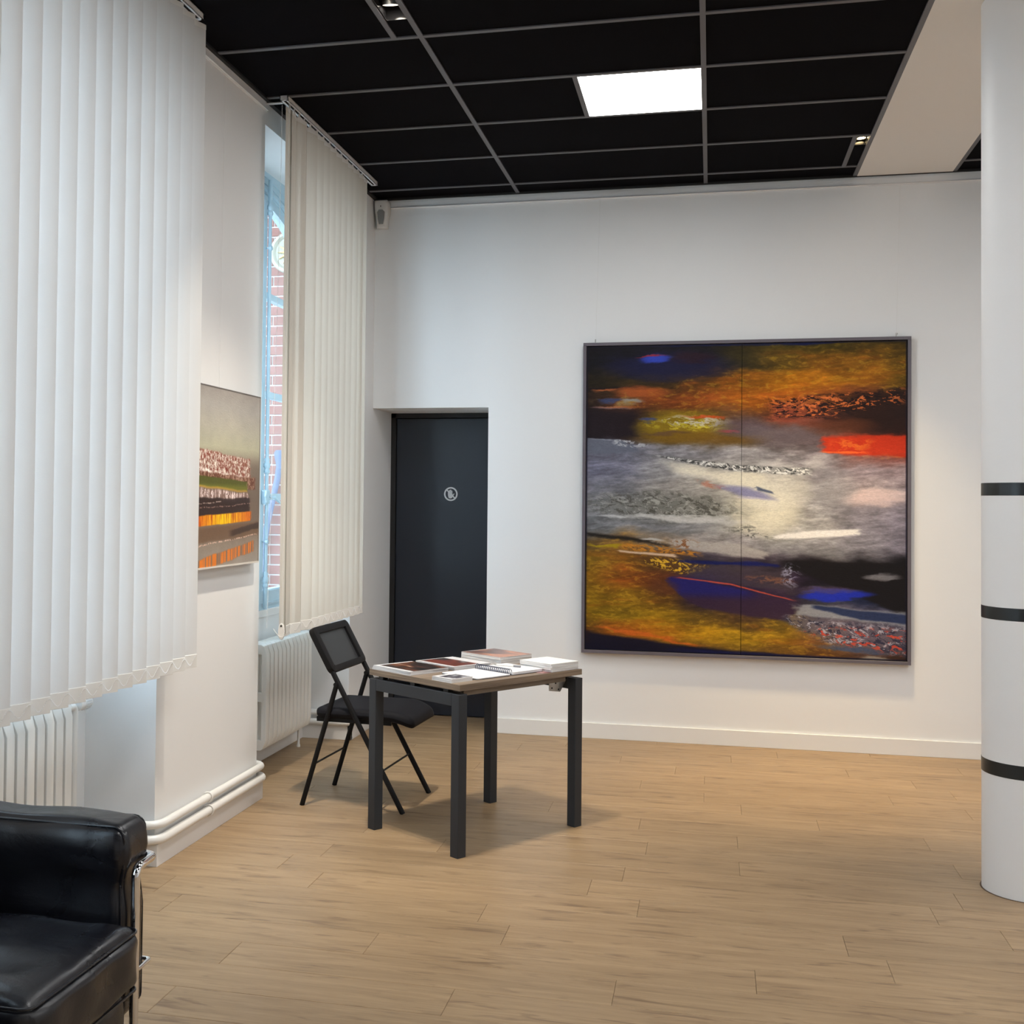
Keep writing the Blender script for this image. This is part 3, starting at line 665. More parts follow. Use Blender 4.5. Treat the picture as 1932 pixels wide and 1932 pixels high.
    C = lay(C, ell(430, 500, 55, 16, .4), (60, 70, 130), .8); C = lay(C, ell(700, 515, 180, 28, .4)*sm(n3, .4, .6), (214, 205, 190), .9)
    C = lay(C, ell(640, 530, 210, 30, .4)*sm(n4, .5, .6), (190, 170, 40), .9); C = lay(C, ell(700, 552, 150, 20, .5)*sm(n3, .5, .62), (225, 205, 60), .9)
    C = lay(C, ell(760, 490, 110, 8, .4), (220, 80, 30), .8); C = lay(C, ell(890, 568, 50, 7, .5), (210, 60, 50), .9)
    C = lay(C, ell(540, 578, 130, 10, .5), (84, 55, 70), .6); C = lay(C, ell(700, 610, 340, 34, .5), (122, 88, 26), .7)
    C = lay(C, ell(960, 545, 160, 50, .7), (96, 88, 112), .6); C = lay(C, ell(1180, 590, 200, 60, .8), (112, 100, 108), .6)
    # dark ridge on the right with scaly upper rim
    rid = band([(1090, 420), (1300, 405), (1500, 378), (1700, 360), (1870, 350)], [(1090, 520), (1400, 560), (1870, 585)], 1110, 1900, 10, 40)
    C = lay(C, rid*sm(X, 1250, 1700), (38, 22, 20), .85); C = lay(C, rid*(1-sm(X, 1200, 1500)), (150, 70, 50), .75)
    sc_ = band([(1090, 400), (1500, 372), (1870, 340)], [(1090, 500), (1400, 500), (1870, 420)], 1100, 1850, 10, 40)
    C = lay(C, sc_*sm(vnoise_w(S, T_, 70, 300, 21, 3), .5, .56), (28, 18, 20), .9); C = lay(C, sc_*sm(vnoise_w(S, T_, 70, 300, 22, 2), .62, .68), (225, 120, 60), .8)
    C = lay(C, ell(1500, 545, 170, 40, .7), (98, 52, 30), .6)
    C = lay(C, band([(1350, 640), (1400, 590), (1600, 592), (1870, 588)], [(1350, 655), (1450, 690), (1600, 700), (1870, 705)], 1385, 1900, 9, 18), (200, 52, 24), .92)
    C = lay(C, ell(1560, 640, 110, 30, .7)*sm(n3, .4, .6), (220, 110, 40), .8); C = lay(C, ell(1520, 680, 120, 8, .4), (246, 110, 50), .8)
    # grey left wedge
    C = lay(C, band([(60, 604), (250, 618), (400, 655)], [(60, 690), (250, 692), (400, 680)], 40, 375, 4, 8, .4), (104, 108, 122), .95)
    C = lay(C, band([(60, 604), (400, 640)], [(60, 607), (400, 645)], 40, 300, 3, 8, .4), (175, 178, 186), .7)
    C = lay(C, ell(330, 640, 110, 14, .4, .12)*sm(n4, .45, .55), (196, 198, 204), .9)
    # white sweep
    C = lay(C, band([(400, 690), (600, 745), (900, 790), (1050, 800)], [(400, 700), (600, 800), (900, 850), (1100, 900)], 520, 1050, 16, 70), (232, 226, 208), .9)
    C = lay(C, ell(1080, 1000, 170, 130, .8), (232, 225, 202), .85); C = lay(C, ell(1180, 900, 160, 110, .9), (222, 218, 206), .6)
    C = lay(C, ell(980, 830, 120, 50, .8), (230, 224, 205), .8); C = lay(C, ell(1200, 740, 260, 60, .9)*sm(n2, .3, .7), (205, 202, 202), .6)
    rope = band([(480, 700), (700, 725), (940, 752), (1200, 765), (1345, 768)], [(480, 706), (700, 752), (940, 788), (1200, 806), (1345, 812)], 470, 1348, 4, 14, .35)
    C = lay(C, rope, (150, 150, 150), .9); C = lay(C, rope*sm(vnoise_w(S, T_, 110, 260, 31, 3), .47, .53), (58, 60, 62), .85); C = lay(C, rope*sm(vnoise_w(S, T_, 110, 260, 32, 3), .56, .62), (238, 238, 236), .9)
    C = lay(C, ell(810, 862, 90, 16, .4, .2)*sm(n3, .35, .6), (182, 120, 100), .8)
    C = lay(C, ell(1000, 905, 150, 26, .5, .25), (118, 118, 168), .75); C = lay(C, ell(1020, 935, 90, 10, .5, .1), (196, 190, 206), .7)
    C = lay(C, band([(1035, 868), (1140, 898)], [(1035, 888), (1140, 908)], 1042, 1132, 3, 6, .3), (78, 88, 112), .95)
    C = lay(C, ell(1700, 925, 170, 42, .7, -.05), (226, 200, 196), .85); C = lay(C, ell(1480, 880, 110, 90, .9), (170, 166, 170), .4)
    dk = ell(520, 985, 400, 75, .5, .03); C = lay(C, dk, (122, 122, 118), .55); C = lay(C, dk*sm(vnoise_w(S, T_, 50, 110, 41, 4, .8), .50, .60), (72, 72, 66), .8)
    C = lay(C, dk*sm(vnoise_w(S, T_, 60, 120, 42, 4, .8), .57, .64), (178, 178, 172), .7)
    C = lay(C, ell(300, 1060, 170, 14, .5)*sm(n2, .4, .55), (78, 80, 82), .8); C = lay(C, ell(620, 1050, 330, 16, .5, .03), (206, 206, 206), .8); C = lay(C, ell(230, 1045, 70, 9, .5), (215, 215, 218), .7)
    C = lay(C, ell(960, 1100, 90, 22, .6)*sm(n4, .5, .6), (96, 96, 92), .8); C = lay(C, ell(1070, 1145, 110, 18, .6)*sm(n4, .5, .58), (80, 80, 78), .8)
    C = lay(C, ell(1300, 1140, 90, 14, .5), (150, 150, 150), .5)
    C = lay(C, band([(1105, 1140), (1300, 1110), (1640, 1092)], [(1105, 1152), (1300, 1150), (1640, 1122)], 1115, 1625, 4, 12, .3), (240, 236, 232), .97)
    # horizon lines and lower dark
    C = lay(C, band([(60, 1130), (300, 1150), (520, 1190)], [(60, 1150), (300, 1172), (560, 1205)], 40, 540, 5, 14, .5), (30, 26, 24), .9)
    C = lay(C, ell(450, 1172, 70, 8, .4, .1), (190, 190, 190), .8); C = lay(C, ell(190, 1205, 110, 9, .4, .03), (172, 148, 26), .9)
    C = lay(C, band([(560, 1160), (760, 1170), (1000, 1190), (1110, 1230)], [(560, 1200), (760, 1235), (1000, 1258), (1110, 1262)], 560, 1110, 6, 14, .6), (176, 170, 166), .85)
    C = lay(C, ell(640, 1188, 70, 22, .5)*sm(n4, .45, .55), (130, 84, 50), .9)
    og = band([(300, 1190), (500, 1195), (720, 1235)], [(300, 1225), (500, 1240), (760, 1260)], 300, 740, 6, 20, .6); C = lay(C, og*sm(n4, .35, .6), (196, 128, 40), .9); C = lay(C, og*sm(n3, .6, .7), (90, 50, 30), .8)
    C = lay(C, band([(260, 1228), (600, 1248)], [(260, 1240), (620, 1266)], 255, 618, 3, 10, .3), (216, 186, 160), .95)
    gs = band([(380, 1265), (600, 1275), (760, 1300)], [(380, 1290), (640, 1360), (760, 1330)], 380, 760, 8, 20, .6); C = lay(C, gs, (92, 62, 30), .7); C = lay(C, gs*sm(vnoise_w(S, T_, 150, 220, 51, 2), .55, .62), (226, 180, 50), .9)
    C = lay(C, band([(620, 1255), (940, 1268), (1300, 1262), (1870, 1290)], [(620, 1300), (940, 1300), (1300, 1330), (1870, 1560)], 1180, 1900, 6, 30, .5), (24, 21, 24), .95)
    C = lay(C, band([(620, 1278), (940, 1280), (1180, 1290)], [(620, 1292), (940, 1300), (1180, 1305)], 610, 1150, 4, 10, .5), (20, 26, 88), .9)
    C = lay(C, band([(640, 1300), (1250, 1320)], [(640, 1370), (1250, 1440)], 650, 1250, 10, 30), (70, 60, 66), .7)
    C = lay(C, ell(1120, 1372, 130, 20, .5, .1)*sm(n3, .4, .6), (150, 96, 66), .6); C = lay(C, ell(1235, 1350, 50, 60, .5)*sm(n4, .5, .6), (150, 150, 176), .8)
    hull = band([(560, 1372), (700, 1382), (940, 1425), (1250, 1480)], [(560, 1420), (640, 1490), (760, 1540), (1000, 1575), (1200, 1590)], 570, 1245, 6, 14, .5)
    C = lay(C, hull, (54, 36, 58), .92); C = lay(C, hull*(1-sm(Y, 1440, 1500))*(1-sm(X, 960, 1120)), (30, 30, 112), .75)
    C = lay(C, ell(520, 1430, 90, 40, .8), (92, 52, 32), .6)
    C = lay(C, band([(620, 1372), (900, 1398), (1250, 1478)], [(620, 1378), (900, 1406), (1250, 1484)], 620, 1240, 2, 20, .2), (206, 84, 62), .85)
    C = lay(C, ell(1480, 1445, 190, 32, .3, -.05), (34, 48, 172), .95); C = lay(C, ell(1440, 1420, 150, 16, .6, -.05), (90, 72, 96), .6)
    C = lay(C, ell(1725, 1345, 90, 20, .4), (118, 116, 122), .9)
    C = lay(C, band([(1260, 1500), (1400, 1500), (1600, 1525), (1870, 1530)], [(1260, 1560), (1400, 1570), (1600, 1580), (1870, 1605)], 1255, 1900, 5, 18, .5), (150, 152, 158), .85)
    C = lay(C, band([(1350, 1500), (1600, 1528), (1870, 1540)], [(1350, 1520), (1600, 1572), (1870, 1592)], 1360, 1900, 4, 20, .4), (40, 50, 84), .95)
    rr_ = band([(1210, 1560), (1500, 1590), (1870, 1610)], [(1210, 1600), (1500, 1720), (1870, 1740)], 1210, 1900, 14, 30)
    C = lay(C, rr_, (104, 98, 112), .6); C = lay(C, rr_*sm(vnoise_w(S, T_, 60, 130, 61, 4, .8), .52, .60), (46, 46, 66), .85); C = lay(C, rr_*sm(vnoise_w(S, T_, 60, 130, 62, 4, .8), .56, .64), (190, 186, 198), .8)
    C = lay(C, rr_*sm(vnoise_w(S, T_, 70, 160, 63, 3), .60, .66)*sm(Y, 1600, 1640), (216, 76, 54), .8)
    C = lay(C, ell(1560, 1730, 170, 12, .5, .06), (66, 86, 120), .7); C = lay(C, ell(1690, 1778, 84, 22, .35), (156, 146, 132), .9)
    C = lay(C, band([(150, 1650), (400, 1680), (720, 1735)], [(150, 1662), (400, 1700), (720, 1752)], 150, 720, 5, 60), (212, 102, 34), .8)
    C = lay(C, band([(60, 1680), (300, 1710), (600, 1742), (1000, 1765), (1860, 1790)], [(60, 1900), (1900, 1900)], 0, 1300, 7, 60, .5), (18, 16, 36), .95)
    C = lay(C, band([(600, 1760), (1000, 1768), (1860, 1790)], [(600, 1900), (1900, 1900)], 620, 1900, 6, 100, .5), (20, 24, 84), .75)
    ed = np.minimum(np.minimum(S, 1-S)*1795, np.minimum(T_, 1-T_)*1690); C = lay(C, 1-sm(ed, 3, 9), (22, 20, 40), .7)
    return np.clip(C, 3, 250)
def small_art(S, T_):
    n2 = vnoise(S, T_, 8, 10, 72, 5); n4 = vnoise(S, T_, 110, 70, 73, 3, .8); n5 = vnoise(S, T_, 130, 6, 74, 2)
    g_ = lambda a, b, t: None
    stops = [(0, (142, 136, 130)), (.10, (150, 146, 140)), (.2, (158, 154, 142)), (.33, (160, 158, 136)), (.38, (140, 132, 116)), (.62, (92, 76, 66)), (.70, (104, 82, 66)), (.80, (112, 96, 84)), (.88, (128, 116, 104)), (1, (138, 130, 122))]
    xs = [s_[0] for s_ in stops]; C = np.stack([np.interp(T_+(n2-.5)*.03, xs, [s_[1][k] for s_ in stops]) for k in range(3)], -1)*(.95+.1*n2)[..., None]
    right = sm(S, .78, .9); C = lay(C, right*sm(T_, .36, .45)*(1-sm(T_, .72, .82)), (104, 92, 82), .8)
    def band(t0, t1, x1, slope=0, soft=.006, rough=.02):
        y = T_-slope*S+(n2-.5)*rough; return sm(y, t0-soft, t0+soft)*(1-sm(y, t1-soft, t1+soft))*(1-sm(S+(n4-.5)*.05, x1-.01, x1+.02))
    m = band(.345, .475, .84, .05); C = lay(C, m, (132, 92, 78), .9); C = lay(C, m*sm(n4, .48, .56), (214, 206, 196), .9); C = lay(C, m*sm(vnoise(S, T_, 120, 60, 75, 3), .52, .60), (110, 46, 34), .8)
    C = lay(C, band(.45, .475, .84, .05)*sm(n4, .42, .5), (226, 220, 212), .8)
    m = band(.475, .545, .93, .02); C = lay(C, m, (92, 54, 40), .85); C = lay(C, m*sm(n4, .55, .6), (180, 150, 130), .7)
    m = band(.495, .55, .80, .03, .004, .01); C = lay(C, m, (74, 78, 34), .95); C = lay(C, m*sm(T_, .53, .56), (120, 120, 50), .5)
    C = lay(C, band(.548, .56, .80, .03), (190, 150, 50), .6)
    m = band(.565, .615, .82, .03, .008, .03); C = lay(C, m, (120, 96, 88), .9); C = lay(C, m*sm(n5, .45, .6)*sm(n4, .42, .5), (224, 208, 206), .9)
    C = lay(C, band(.618, .73, .84, -.0), (46, 34, 32), .92); C = lay(C, band(.655, .66, .4, -.05, .002)*sm(n4, .4, .5), (180, 160, 150), .9); C = lay(C, band(.675, .68, .85, -.03, .002)*sm(n4, .45, .5), (150, 120, 110), .9)
    m = band(.722, .778, .86, -.03, .004, .01); C = lay(C, m, (196, 92, 26), .95); C = lay(C, m*np.exp(-((S-.45)/.28)**2), (226, 190, 26), .9); C = lay(C, m*sm(n5, .6, .7), (150, 50, 20), .7)
    C = lay(C, band(.79, .87, .98, -.03, .01), (96, 72, 54), .7); C = lay(C, band(.845, .88, 1.1, -.08, .006)*sm(S, .5, .6), (58, 46, 42), .8)
    C = lay(C, band(.882, .888, .98, -.05, .002)*sm(n4, .45, .52), (216, 180, 160), .9)
    m = band(.965, 1.03, .92, -.10, .006, .02); C = lay(C, m, (120, 84, 60), .6); C = lay(C, m*sm(vnoise(S, T_, 90, 2, 78, 1), .42, .56), (204, 112, 40), .9)
    return np.clip(C, 3, 250)
def canvas_mat(name, gain, amp=.14):
    m = newmat(name, (.5, .5, .5), .5, spec=.15); t, b = nt(m); N = t.nodes; L = t.links
    a = N.new('ShaderNodeVertexColor'); a.layer_name = 'paint'
    tc = N.new('ShaderNodeTexCoord'); mp = N.new('ShaderNodeMapping'); mp.inputs['Scale'].default_value = (40, 40, 130); L.new(tc.outputs['Object'], mp.inputs[0])
    n = N.new('ShaderNodeTexNoise'); n.inputs['Scale'].default_value = 1; n.inputs['Detail'].default_value = 6; n.inputs['Distortion'].default_value = 1.5; L.new(mp.outputs[0], n.inputs[0])
    mr = N.new('ShaderNodeMapRange'); mr.inputs[1].default_value = .3; mr.inputs[2].default_value = .7; mr.inputs[3].default_value = gain*(1-amp); mr.inputs[4].default_value = gain*(1+amp); L.new(n.outputs[0], mr.inputs[0])
    sc2 = N.new('ShaderNodeVectorMath'); sc2.operation = 'SCALE'; L.new(a.outputs[0], sc2.inputs[0]); L.new(mr.outputs[0], sc2.inputs['Scale']); L.new(sc2.outputs[0], b.inputs['Base Color'])
    bp = N.new('ShaderNodeBump'); bp.inputs['Strength'].default_value = .25; bp.inputs['Distance'].default_value = .003; L.new(n.outputs[0], bp.inputs['Height']); L.new(bp.outputs[0], b.inputs['Normal'])
    return m
def canvas(name, fn, s0, s1, wdt, hgt, depth, nx, ny, axis, mat, parent, loc):
    """front face: fine grid carrying the painted colour; thin box sides. axis 'y': faces -Y, 'x': faces +X"""
    S, T_ = np.meshgrid(np.linspace(s0, s1, nx), np.linspace(0, 1, ny)); C = fn(S, T_)
    lin = np.where(C/255 <= .04045, C/255/12.92, ((C/255+.055)/1.055)**2.4)
    u = np.linspace(0, wdt, nx); z = np.linspace(hgt, 0, ny); U, Z = np.meshgrid(u, z)
    if axis == 'y': V = np.stack([U, np.zeros_like(U), Z], -1)
    else: V = np.stack([np.zeros_like(U), U, Z], -1)
    V = V.reshape(-1, 3); idx = np.arange(nx*ny).reshape(ny, nx)
    F = np.stack([idx[:-1, :-1], idx[1:, :-1], idx[1:, 1:], idx[:-1, 1:]], -1).reshape(-1, 4)
    d = (0, depth, 0) if axis == 'y' else (-depth, 0, 0)
    c4 = [(0, 0, 0), (wdt, 0, 0), (wdt, 0, hgt), (0, 0, hgt)] if axis == 'y' else [(0, 0, 0), (0, wdt, 0), (0, wdt, hgt), (0, 0, hgt)]
    n0 = len(V); ex = c4+[tuple(a+b for a, b in zip(q, d)) for q in c4]; V = np.vstack([V, np.array(ex)])
    F2 = [(n0, n0+1, n0+5, n0+4), (n0+1, n0+2, n0+6, n0+5), (n0+2, n0+3, n0+7, n0+6), (n0+3, n0, n0+4, n0+7), (n0+4, n0+5, n0+6, n0+7)]
    F = np.vstack([F, np.array(F2)])
    me = bpy.data.meshes.new(name); me.vertices.add(len(V)); me.vertices.foreach_set('co', V.ravel()); me.loops.add(F.size); me.loops.foreach_set('vertex_index', F.ravel().astype(np.int32))
    me.polygons.add(len(F)); me.polygons.foreach_set('loop_start', np.arange(0, F.size, 4, dtype=np.int32)); me.update(calc_edges=True); me.validate()
    ca = me.color_attributes.new('paint', 'FLOAT_COLOR', 'POINT'); A = np.ones((len(V), 4), np.float32); A[:nx*ny, :3] = lin.reshape(-1, 3); A[nx*ny:, :3] = .12
    ca.data.foreach_set('color', A.ravel()); me.materials.append(mat)
    o = bpy.data.objects.new(name, me); COL.objects.link(o); o.parent = parent; o.location = loc; return o
PX0, PX1, PZ0, PZ1, PY = -.806, 1.172, .548, 2.530, 7.462
pt = empty('painting', (PX0, PY, PZ0), label='huge abstract painting in orange, grey, white and blue on the back wall', cat='painting')
PWd, PHt = PX1-PX0, PZ1-PZ0; fw = .020
g = G().box(0, PWd, -.004, .040, 0, fw).box(0, PWd, -.004, .040, PHt-fw, PHt).box(0, fw, -.004, .040, fw, PHt-fw).box(PWd-fw, PWd, -.004, .040, fw, PHt-fw)
g.build('frame', frame_grey, pt, bevel=.001, seg=1)
G().box(fw, PWd-fw, .03, .036, fw, PHt-fw).build('backing', black_matte, pt)
cmat = canvas_mat('oil_paint', .95); iw = PWd-2*fw-.008; ih = PHt-2*fw-.008
canvas('canvas', big_art, 0, .4985, iw*.4985, ih, .024, 380, 720, 'y', cmat, pt, (fw+.004, .006, fw+.004))
canvas('canvas', big_art, .5, 1, iw*.5-.0, ih, .024, 380, 720, 'y', cmat, pt, (fw+.004+iw*.5, .006, fw+.004))
for hx in (-.731, 1.09):
    x = hx-PX0
    G().tube([(x, .015, PHt-.005), (x, .015, PHt+.016), (x+.004, .005, PHt+.02), (x, .0, PHt+.012)], .0022, 8).box(x-.004, x+.004, .01, .022, PHt+.006, PHt+.024).build('hanging_hook', steel, pt)
    G().tube([(x+.001, .028, PHt-.01), (x+.022, .030, 3.475-PZ0)], .0008, 6).build('hanging_wire', plastic_white, pt)
SY0, SY1, SZ0, SZ1, SXF = 4.47, 5.397, 1.20, 2.006, W+.04
ps = empty('painting', (SXF, SY0, SZ0), label='smaller square abstract painting with stacked stripes on the pier between windows', cat='painting')
# the visible part starts at Y 4.65
def small_vis(S, T_): return small_art(np.clip((S*(SY1-SY0)-(4.645-SY0))/(SY1-4.645), 0, 1), T_)
canvas('canvas', small_vis, 0, 1, SY1-SY0, SZ1-SZ0, .022, 300, 300, 'x', canvas_mat('small_oil_paint', 1.34, .04), ps, (0, 0, 0))
thin = newmat('thin_dark_frame_edge', (.18, .16, .15), .5); cream_edge = newmat('cream_canvas_edge', (.66, .62, .56), .6)
g = G(); h, w_ = SZ1-SZ0, SY1-SY0
g.box(-.03, .002, -.004, 0, -.004, h+.004).box(-.03, .002, w_, w_+.004, -.004, h+.004).box(-.03, .002, 0, w_, h, h+.004)
g.build('frame', thin, ps); G().box(-.03, .003, 0, w_, -.008, 0).build('bottom_edge', cream_edge, ps)
G().tube([(-.032, .51, h), (-.028, .515, 3.48-SZ0)], .0008, 6).build('hanging_wire', plastic_white, ps)

# ================================================================== motion sensor
sn = empty('motion_sensor', (-2.163, D, 3.33), label='white motion sensor in the upper corner beside the picture rail', cat='sensor')
g = G(); pr = [(-.038, 0), (.036, 0), (.040, .06), (.050, .10), (.052, .17), (.046, .185), (-.046, .185), (-.052, .17), (-.050, .10), (-.038, .05)]
n = len(pr); v = [(x, -.001, z) for x, z in pr]+[(x*.9, -.045-.018*(z/.185), z) for x, z in pr]+[(x*.72, -.055-.018*(z/.185), .006+z*.94) for x, z in pr]
f = [tuple(range(n))]+[tuple(range(3*n-1, 2*n-1, -1))]
for r in range(2):
    for i in range(n): f.append((r*n+i, r*n+(i+1) % n, (r+1)*n+(i+1) % n, (r+1)*n+i))
g.add(v, f).build('housing', plastic_white, sn, smooth=True, bevel=.003)
g = G(); pr2 = [(-.018, .022), (.015, .022), (.024, .06), (.028, .105), (.012, .122), (-.016, .122), (-.028, .105), (-.024, .06)]
v = [(x, -.050-.018*(z/.185), z) for x, z in pr2]+[(x*.85, -.064-.018*(z/.185), .01+z*.88) for x, z in pr2]; n = 8
g.add(v, [tuple(range(n)), tuple(range(2*n-1, n-1, -1))]+[(i, (i+1) % n, n+(i+1) % n, n+i) for i in range(n)]).build('lens', lens_grey, sn, smooth=True)
G().box(-.002, .002, -.0755, -.071, .138, .146).build('indicator', dark_hole, sn)

# ================================================================== sign on the door
sg = empty('sign', (-1.785, DOORY-.001, 1.556), label='round light grey no-touching hand symbol on the dark door', cat='sign')
g = G(); n = 40; v = []
for r, y in ((.0385, 0), (.049, 0), (.049, -.0008), (.0385, -.0008)): v += [(r*math.cos(2*PI*k/n), y, r*math.sin(2*PI*k/n)) for k in range(n)]
f = [((j)*n+k, j*n+(k+1) % n, ((j+1) % 4)*n+(k+1) % n, ((j+1) % 4)*n+k) for j in range(4) for k in range(n)]
g.add(v, f).build('ring', vinyl_grey, sg)
Mr = Matrix.Rotation(math.radians(45), 4, 'Y')
G().box(-.043, .043, -.0012, 0, -.0045, .0045, Mr).build('slash', vinyl_grey, sg)
g = G(); hand = [(-.020, -.010), (-.016, -.026), (-.006, -.031), (.006, -.029), (.014, -.020), (.026, .002), (.023, .005), (.012, -.006), (.0125, .0), (-.020, .0)]
g.prism(hand, -.0007, 0, 'y')
for x, h_, w_ in ((-.0175, .020, .0034), (-.0095, .028, .0036), (-.001, .031, .0036), (.0075, .024, .0034)):
    g.prism(rrect(x-w_, x+w_, -.004, h_, .003, 3), -.0007, 0, 'y')
g.build('hand', vinyl_grey, sg)

# ================================================================== ceiling lights
pan_m = emat('led_diffuser', (1.0, .99, .98), PANEL)
for i, (x0, x1, y0, y1) in enumerate(LIGHTS):
    t = empty('ceiling_light', ((x0+x1)/2, (y0+y1)/2, ZC-.004), label='square white LED panel glowing in the black grid ceiling' if i == 0 else 'square LED panel in the ceiling, %s' % ['', 'behind the camera on the left', 'far behind the camera on the left', 'just right of the column', 'right of the camera', 'behind the camera on the right', 'at the right wall', 'at the rear right corner'][i], cat='ceiling light')
    h = .287
    G().box(-h, h, -h, h, -.001, .003).build('diffuser', pan_m, t)
    g = G().box(-h-.004, h+.004, -h-.004, -h, -.002, .012).box(-h-.004, h+.004, h, h+.004, -.002, .012).box(-h-.004, -h, -h, h, -.002, .012).box(h, h+.004, -h, h, -.002, .012)
    g.build('panel_frame', alu_white, t)
def downlight(label, x0, x1, y0, y1, lamps, col, power, targets, size):
    t = empty('downlight', ((x0+x1)/2, (y0+y1)/2, ZC), label=label, cat='spotlight')
    cx, cy = (x0+x1)/2, (y0+y1)/2; g = G(); a, b = (x1-x0)/2, (y1-y0)/2; H = .10
    inner = newmat('gloss_black_recess', (.02, .02, .022), .12)
    g.box(-a, a, -b, b, H-.003, H).box(-a, -a+.003, -b, b, 0, H).box(a-.003, a, -b, b, 0, H).box(-a, a, -b, -b+.003, 0, H).box(-a, a, b-.003, b, 0, H)
    g.build('recess', inner, t)
    em = emat('lamp_lens', col, 30)
    for (lx, ly), tg in zip(lamps, targets):
        d = (Vector(tg)-Vector((lx, ly, ZC+.02))).normalized(); q = Vector((0, 0, -1)).rotation_difference(d).to_matrix().to_4x4()
        M = Matrix.Translation((lx-cx, ly-cy, .034)) @ q
        r = min(.036, a-.006)
        lp = G().lathe([(r*.5, .045), (r*.9, .02), (r, 0), (r, -.012), (r*.94, -.012), (r*.9, -.002)], 24, M, cap=False).build('lamp', steel, t, smooth=True)
        G().lathe([(.0005, -.001), (r*.88, -.001), (r*.88, -.0035), (.0005, -.0035)], 24, M, cap=False).build('lens', em, lp)
        L = bpy.data.lights.new('spot_beam', 'SPOT'); L.energy = power; L.color = col; L.spot_size = math.radians(size); L.spot_blend = 1.0; L.shadow_soft_size = .022
        lo = bpy.data.objects.new('spot_beam', L); COL.objects.link(lo); lo.parent = t
        lo.location = Vector((lx-cx, ly-cy, .015))+d*.028; lo.rotation_euler = q.to_euler()
    return t
downlight('black twin spotlight recessed in the ceiling at the top of the picture', X1-.105, X1-T, 4.29, 4.70, [(-1.306, 4.40), (-1.306, 4.60)], (1, .90, .76), SPOT_L, [(-1.62, 5.0, 0), (-1.4, 5.7, 0)], 72)
downlight('warm twin spotlight recessed in the ceiling beside the beige beam', .774, .838, 6.696, 6.868, [(.806, 6.735), (.806, 6.82)], (1, .74, .38), SPOT_R, [(.1, 6.95, 0), (1.05, 6.9, 0)], 58)

# ================================================================== table
TA = .96123; TO = Vector((-1.0317, 4.8113, 0))
tb = empty('table', (TO.x, TO.y, 0), TA, label='small square desk with walnut top and anthracite square legs', cat='table')
# local x = along v (depth), local y = along u
ta, tbb, tl = .607, .786, .048; TZ, TF, TH = .727, .6865, .0258
for x in (0, tbb-tl):
    g = G(); 
    for y in (0, ta-tl): G().box(x, x+tl, y, y+tl, 0, TF).build('leg', table_black, tb, bevel=.0015, seg=1)
    G().box(x, x+tl, tl, ta-tl, TF-.052, TF-.0).build('apron_beam', table_black, tb, bevel=.0015, seg=1)
G().box(.008, .008+.776, .0046, .0046+.6103, TZ-TH, TZ).build('table_top', top_m, tb)
edge_m = newmat('walnut_edge_band', (.2, .14, .1), .45); wood_top(edge_m); edge_m.node_tree.nodes['Mapping'].inputs['Scale'].default_value = (3, 3, 110)
g = G(); ex0, ex1, ey0, ey1 = .008, .784, .0046, .6149
g.box(ex0-.001, ex1+.001, ey0-.001, ey0, TZ-TH, TZ).box(ex0-.001, ex1+.001, ey1, ey1+.001, TZ-TH, TZ).box(ex0-.001, ex0, ey0, ey1, TZ-TH, TZ).box(ex1, ex1+.001, ey0, ey1, TZ-TH, TZ)
g.build('edge_band', edge_m, tb)
for y in (.17, .40): G().box(.03, .76, y, y+.04, TF-.045, TF-.008).build('cross_rail', table_black, tb)
for x in (.01, .74):
    for y in (.08, .30, .52): G().box(x, x+.03, y, y+.03, TF, TZ-TH).build('spacer', black_matte, tb)
G().box(.06, .73, .12, .50, TF-.002, TZ-TH-.0005).build('support_tray', black_matte, tb)
G().box(.055, .70, .030, .046, TF-.012, TZ-TH-.0005).build('support_rail', newmat('grey_brown_rail', s2l((118, 106, 92)), .5), tb)
g = G().prism([(.62, TF-.008), (.735, TF-.008), (.690, TF-.062), (.62, TF-.052)], .055, .060, 'y'); g.prism([(.690, TF-.062), (.735, TF-.008), (.735, TF-.01), (.693, TF-.062)], .055, .12, 'y')
g.build('bracket', steel, tb)
for x, z in ((.635, TF-.04), (.68, TF-.05), (.66, TF-.02)): G().lathe([(.004, 0), (.004, .002)], 8, Matrix.Translation((x, .055, z)) @ RX).build('bolt', dark_hole, tb)
def tl2w(x, y, z=0):
    c, s_ = math.cos(TA), math.sin(TA); return Vector((TO.x+c*x-s_*y, TO.y+s_*x+c*y, z))
# ---- printed matter on the table. u range -> local y, v range -> local x
def covermat(name, cols, seed, scale=6, w=.3):
    m = newmat(name, cols[0], .3); t, b = nt(m); N = t.nodes; L = t.links
    tc = N.new('ShaderNodeTexCoord'); mp = N.new('ShaderNodeMapping'); mp.inputs['Location'].default_value = (seed, seed*.7, 0); mp.inputs['Scale'].default_value = (1, w, 1); L.new(tc.outputs['Object'], mp.inputs[0])
    n = N.new('ShaderNodeTexNoise'); n.inputs['Scale'].default_value = scale; n.inputs['Detail'].default_value = 7; n.inputs['Distortion'].default_value = 1.2; L.new(mp.outputs[0], n.inputs[0])
    r = N.new('ShaderNodeValToRGB'); cr = r.color_ramp; cr.elements[0].position = .32; cr.elements[0].color = (*s2l(cols[0]), 1); cr.elements[1].position = .70; cr.elements[1].color = (*s2l(cols[-1]), 1)
    for i, c in enumerate(cols[1:-1]): e = cr.elements.new(.32+.38*(i+1)/(len(cols)-1)); e.color = (*s2l(c), 1)
    L.new(n.outputs[0], r.inputs[0]); L.new(r.outputs[0], b.inputs['Base Color']); return m
plain_cover = newmat('white_cover', (.68, .68, .70), .35)
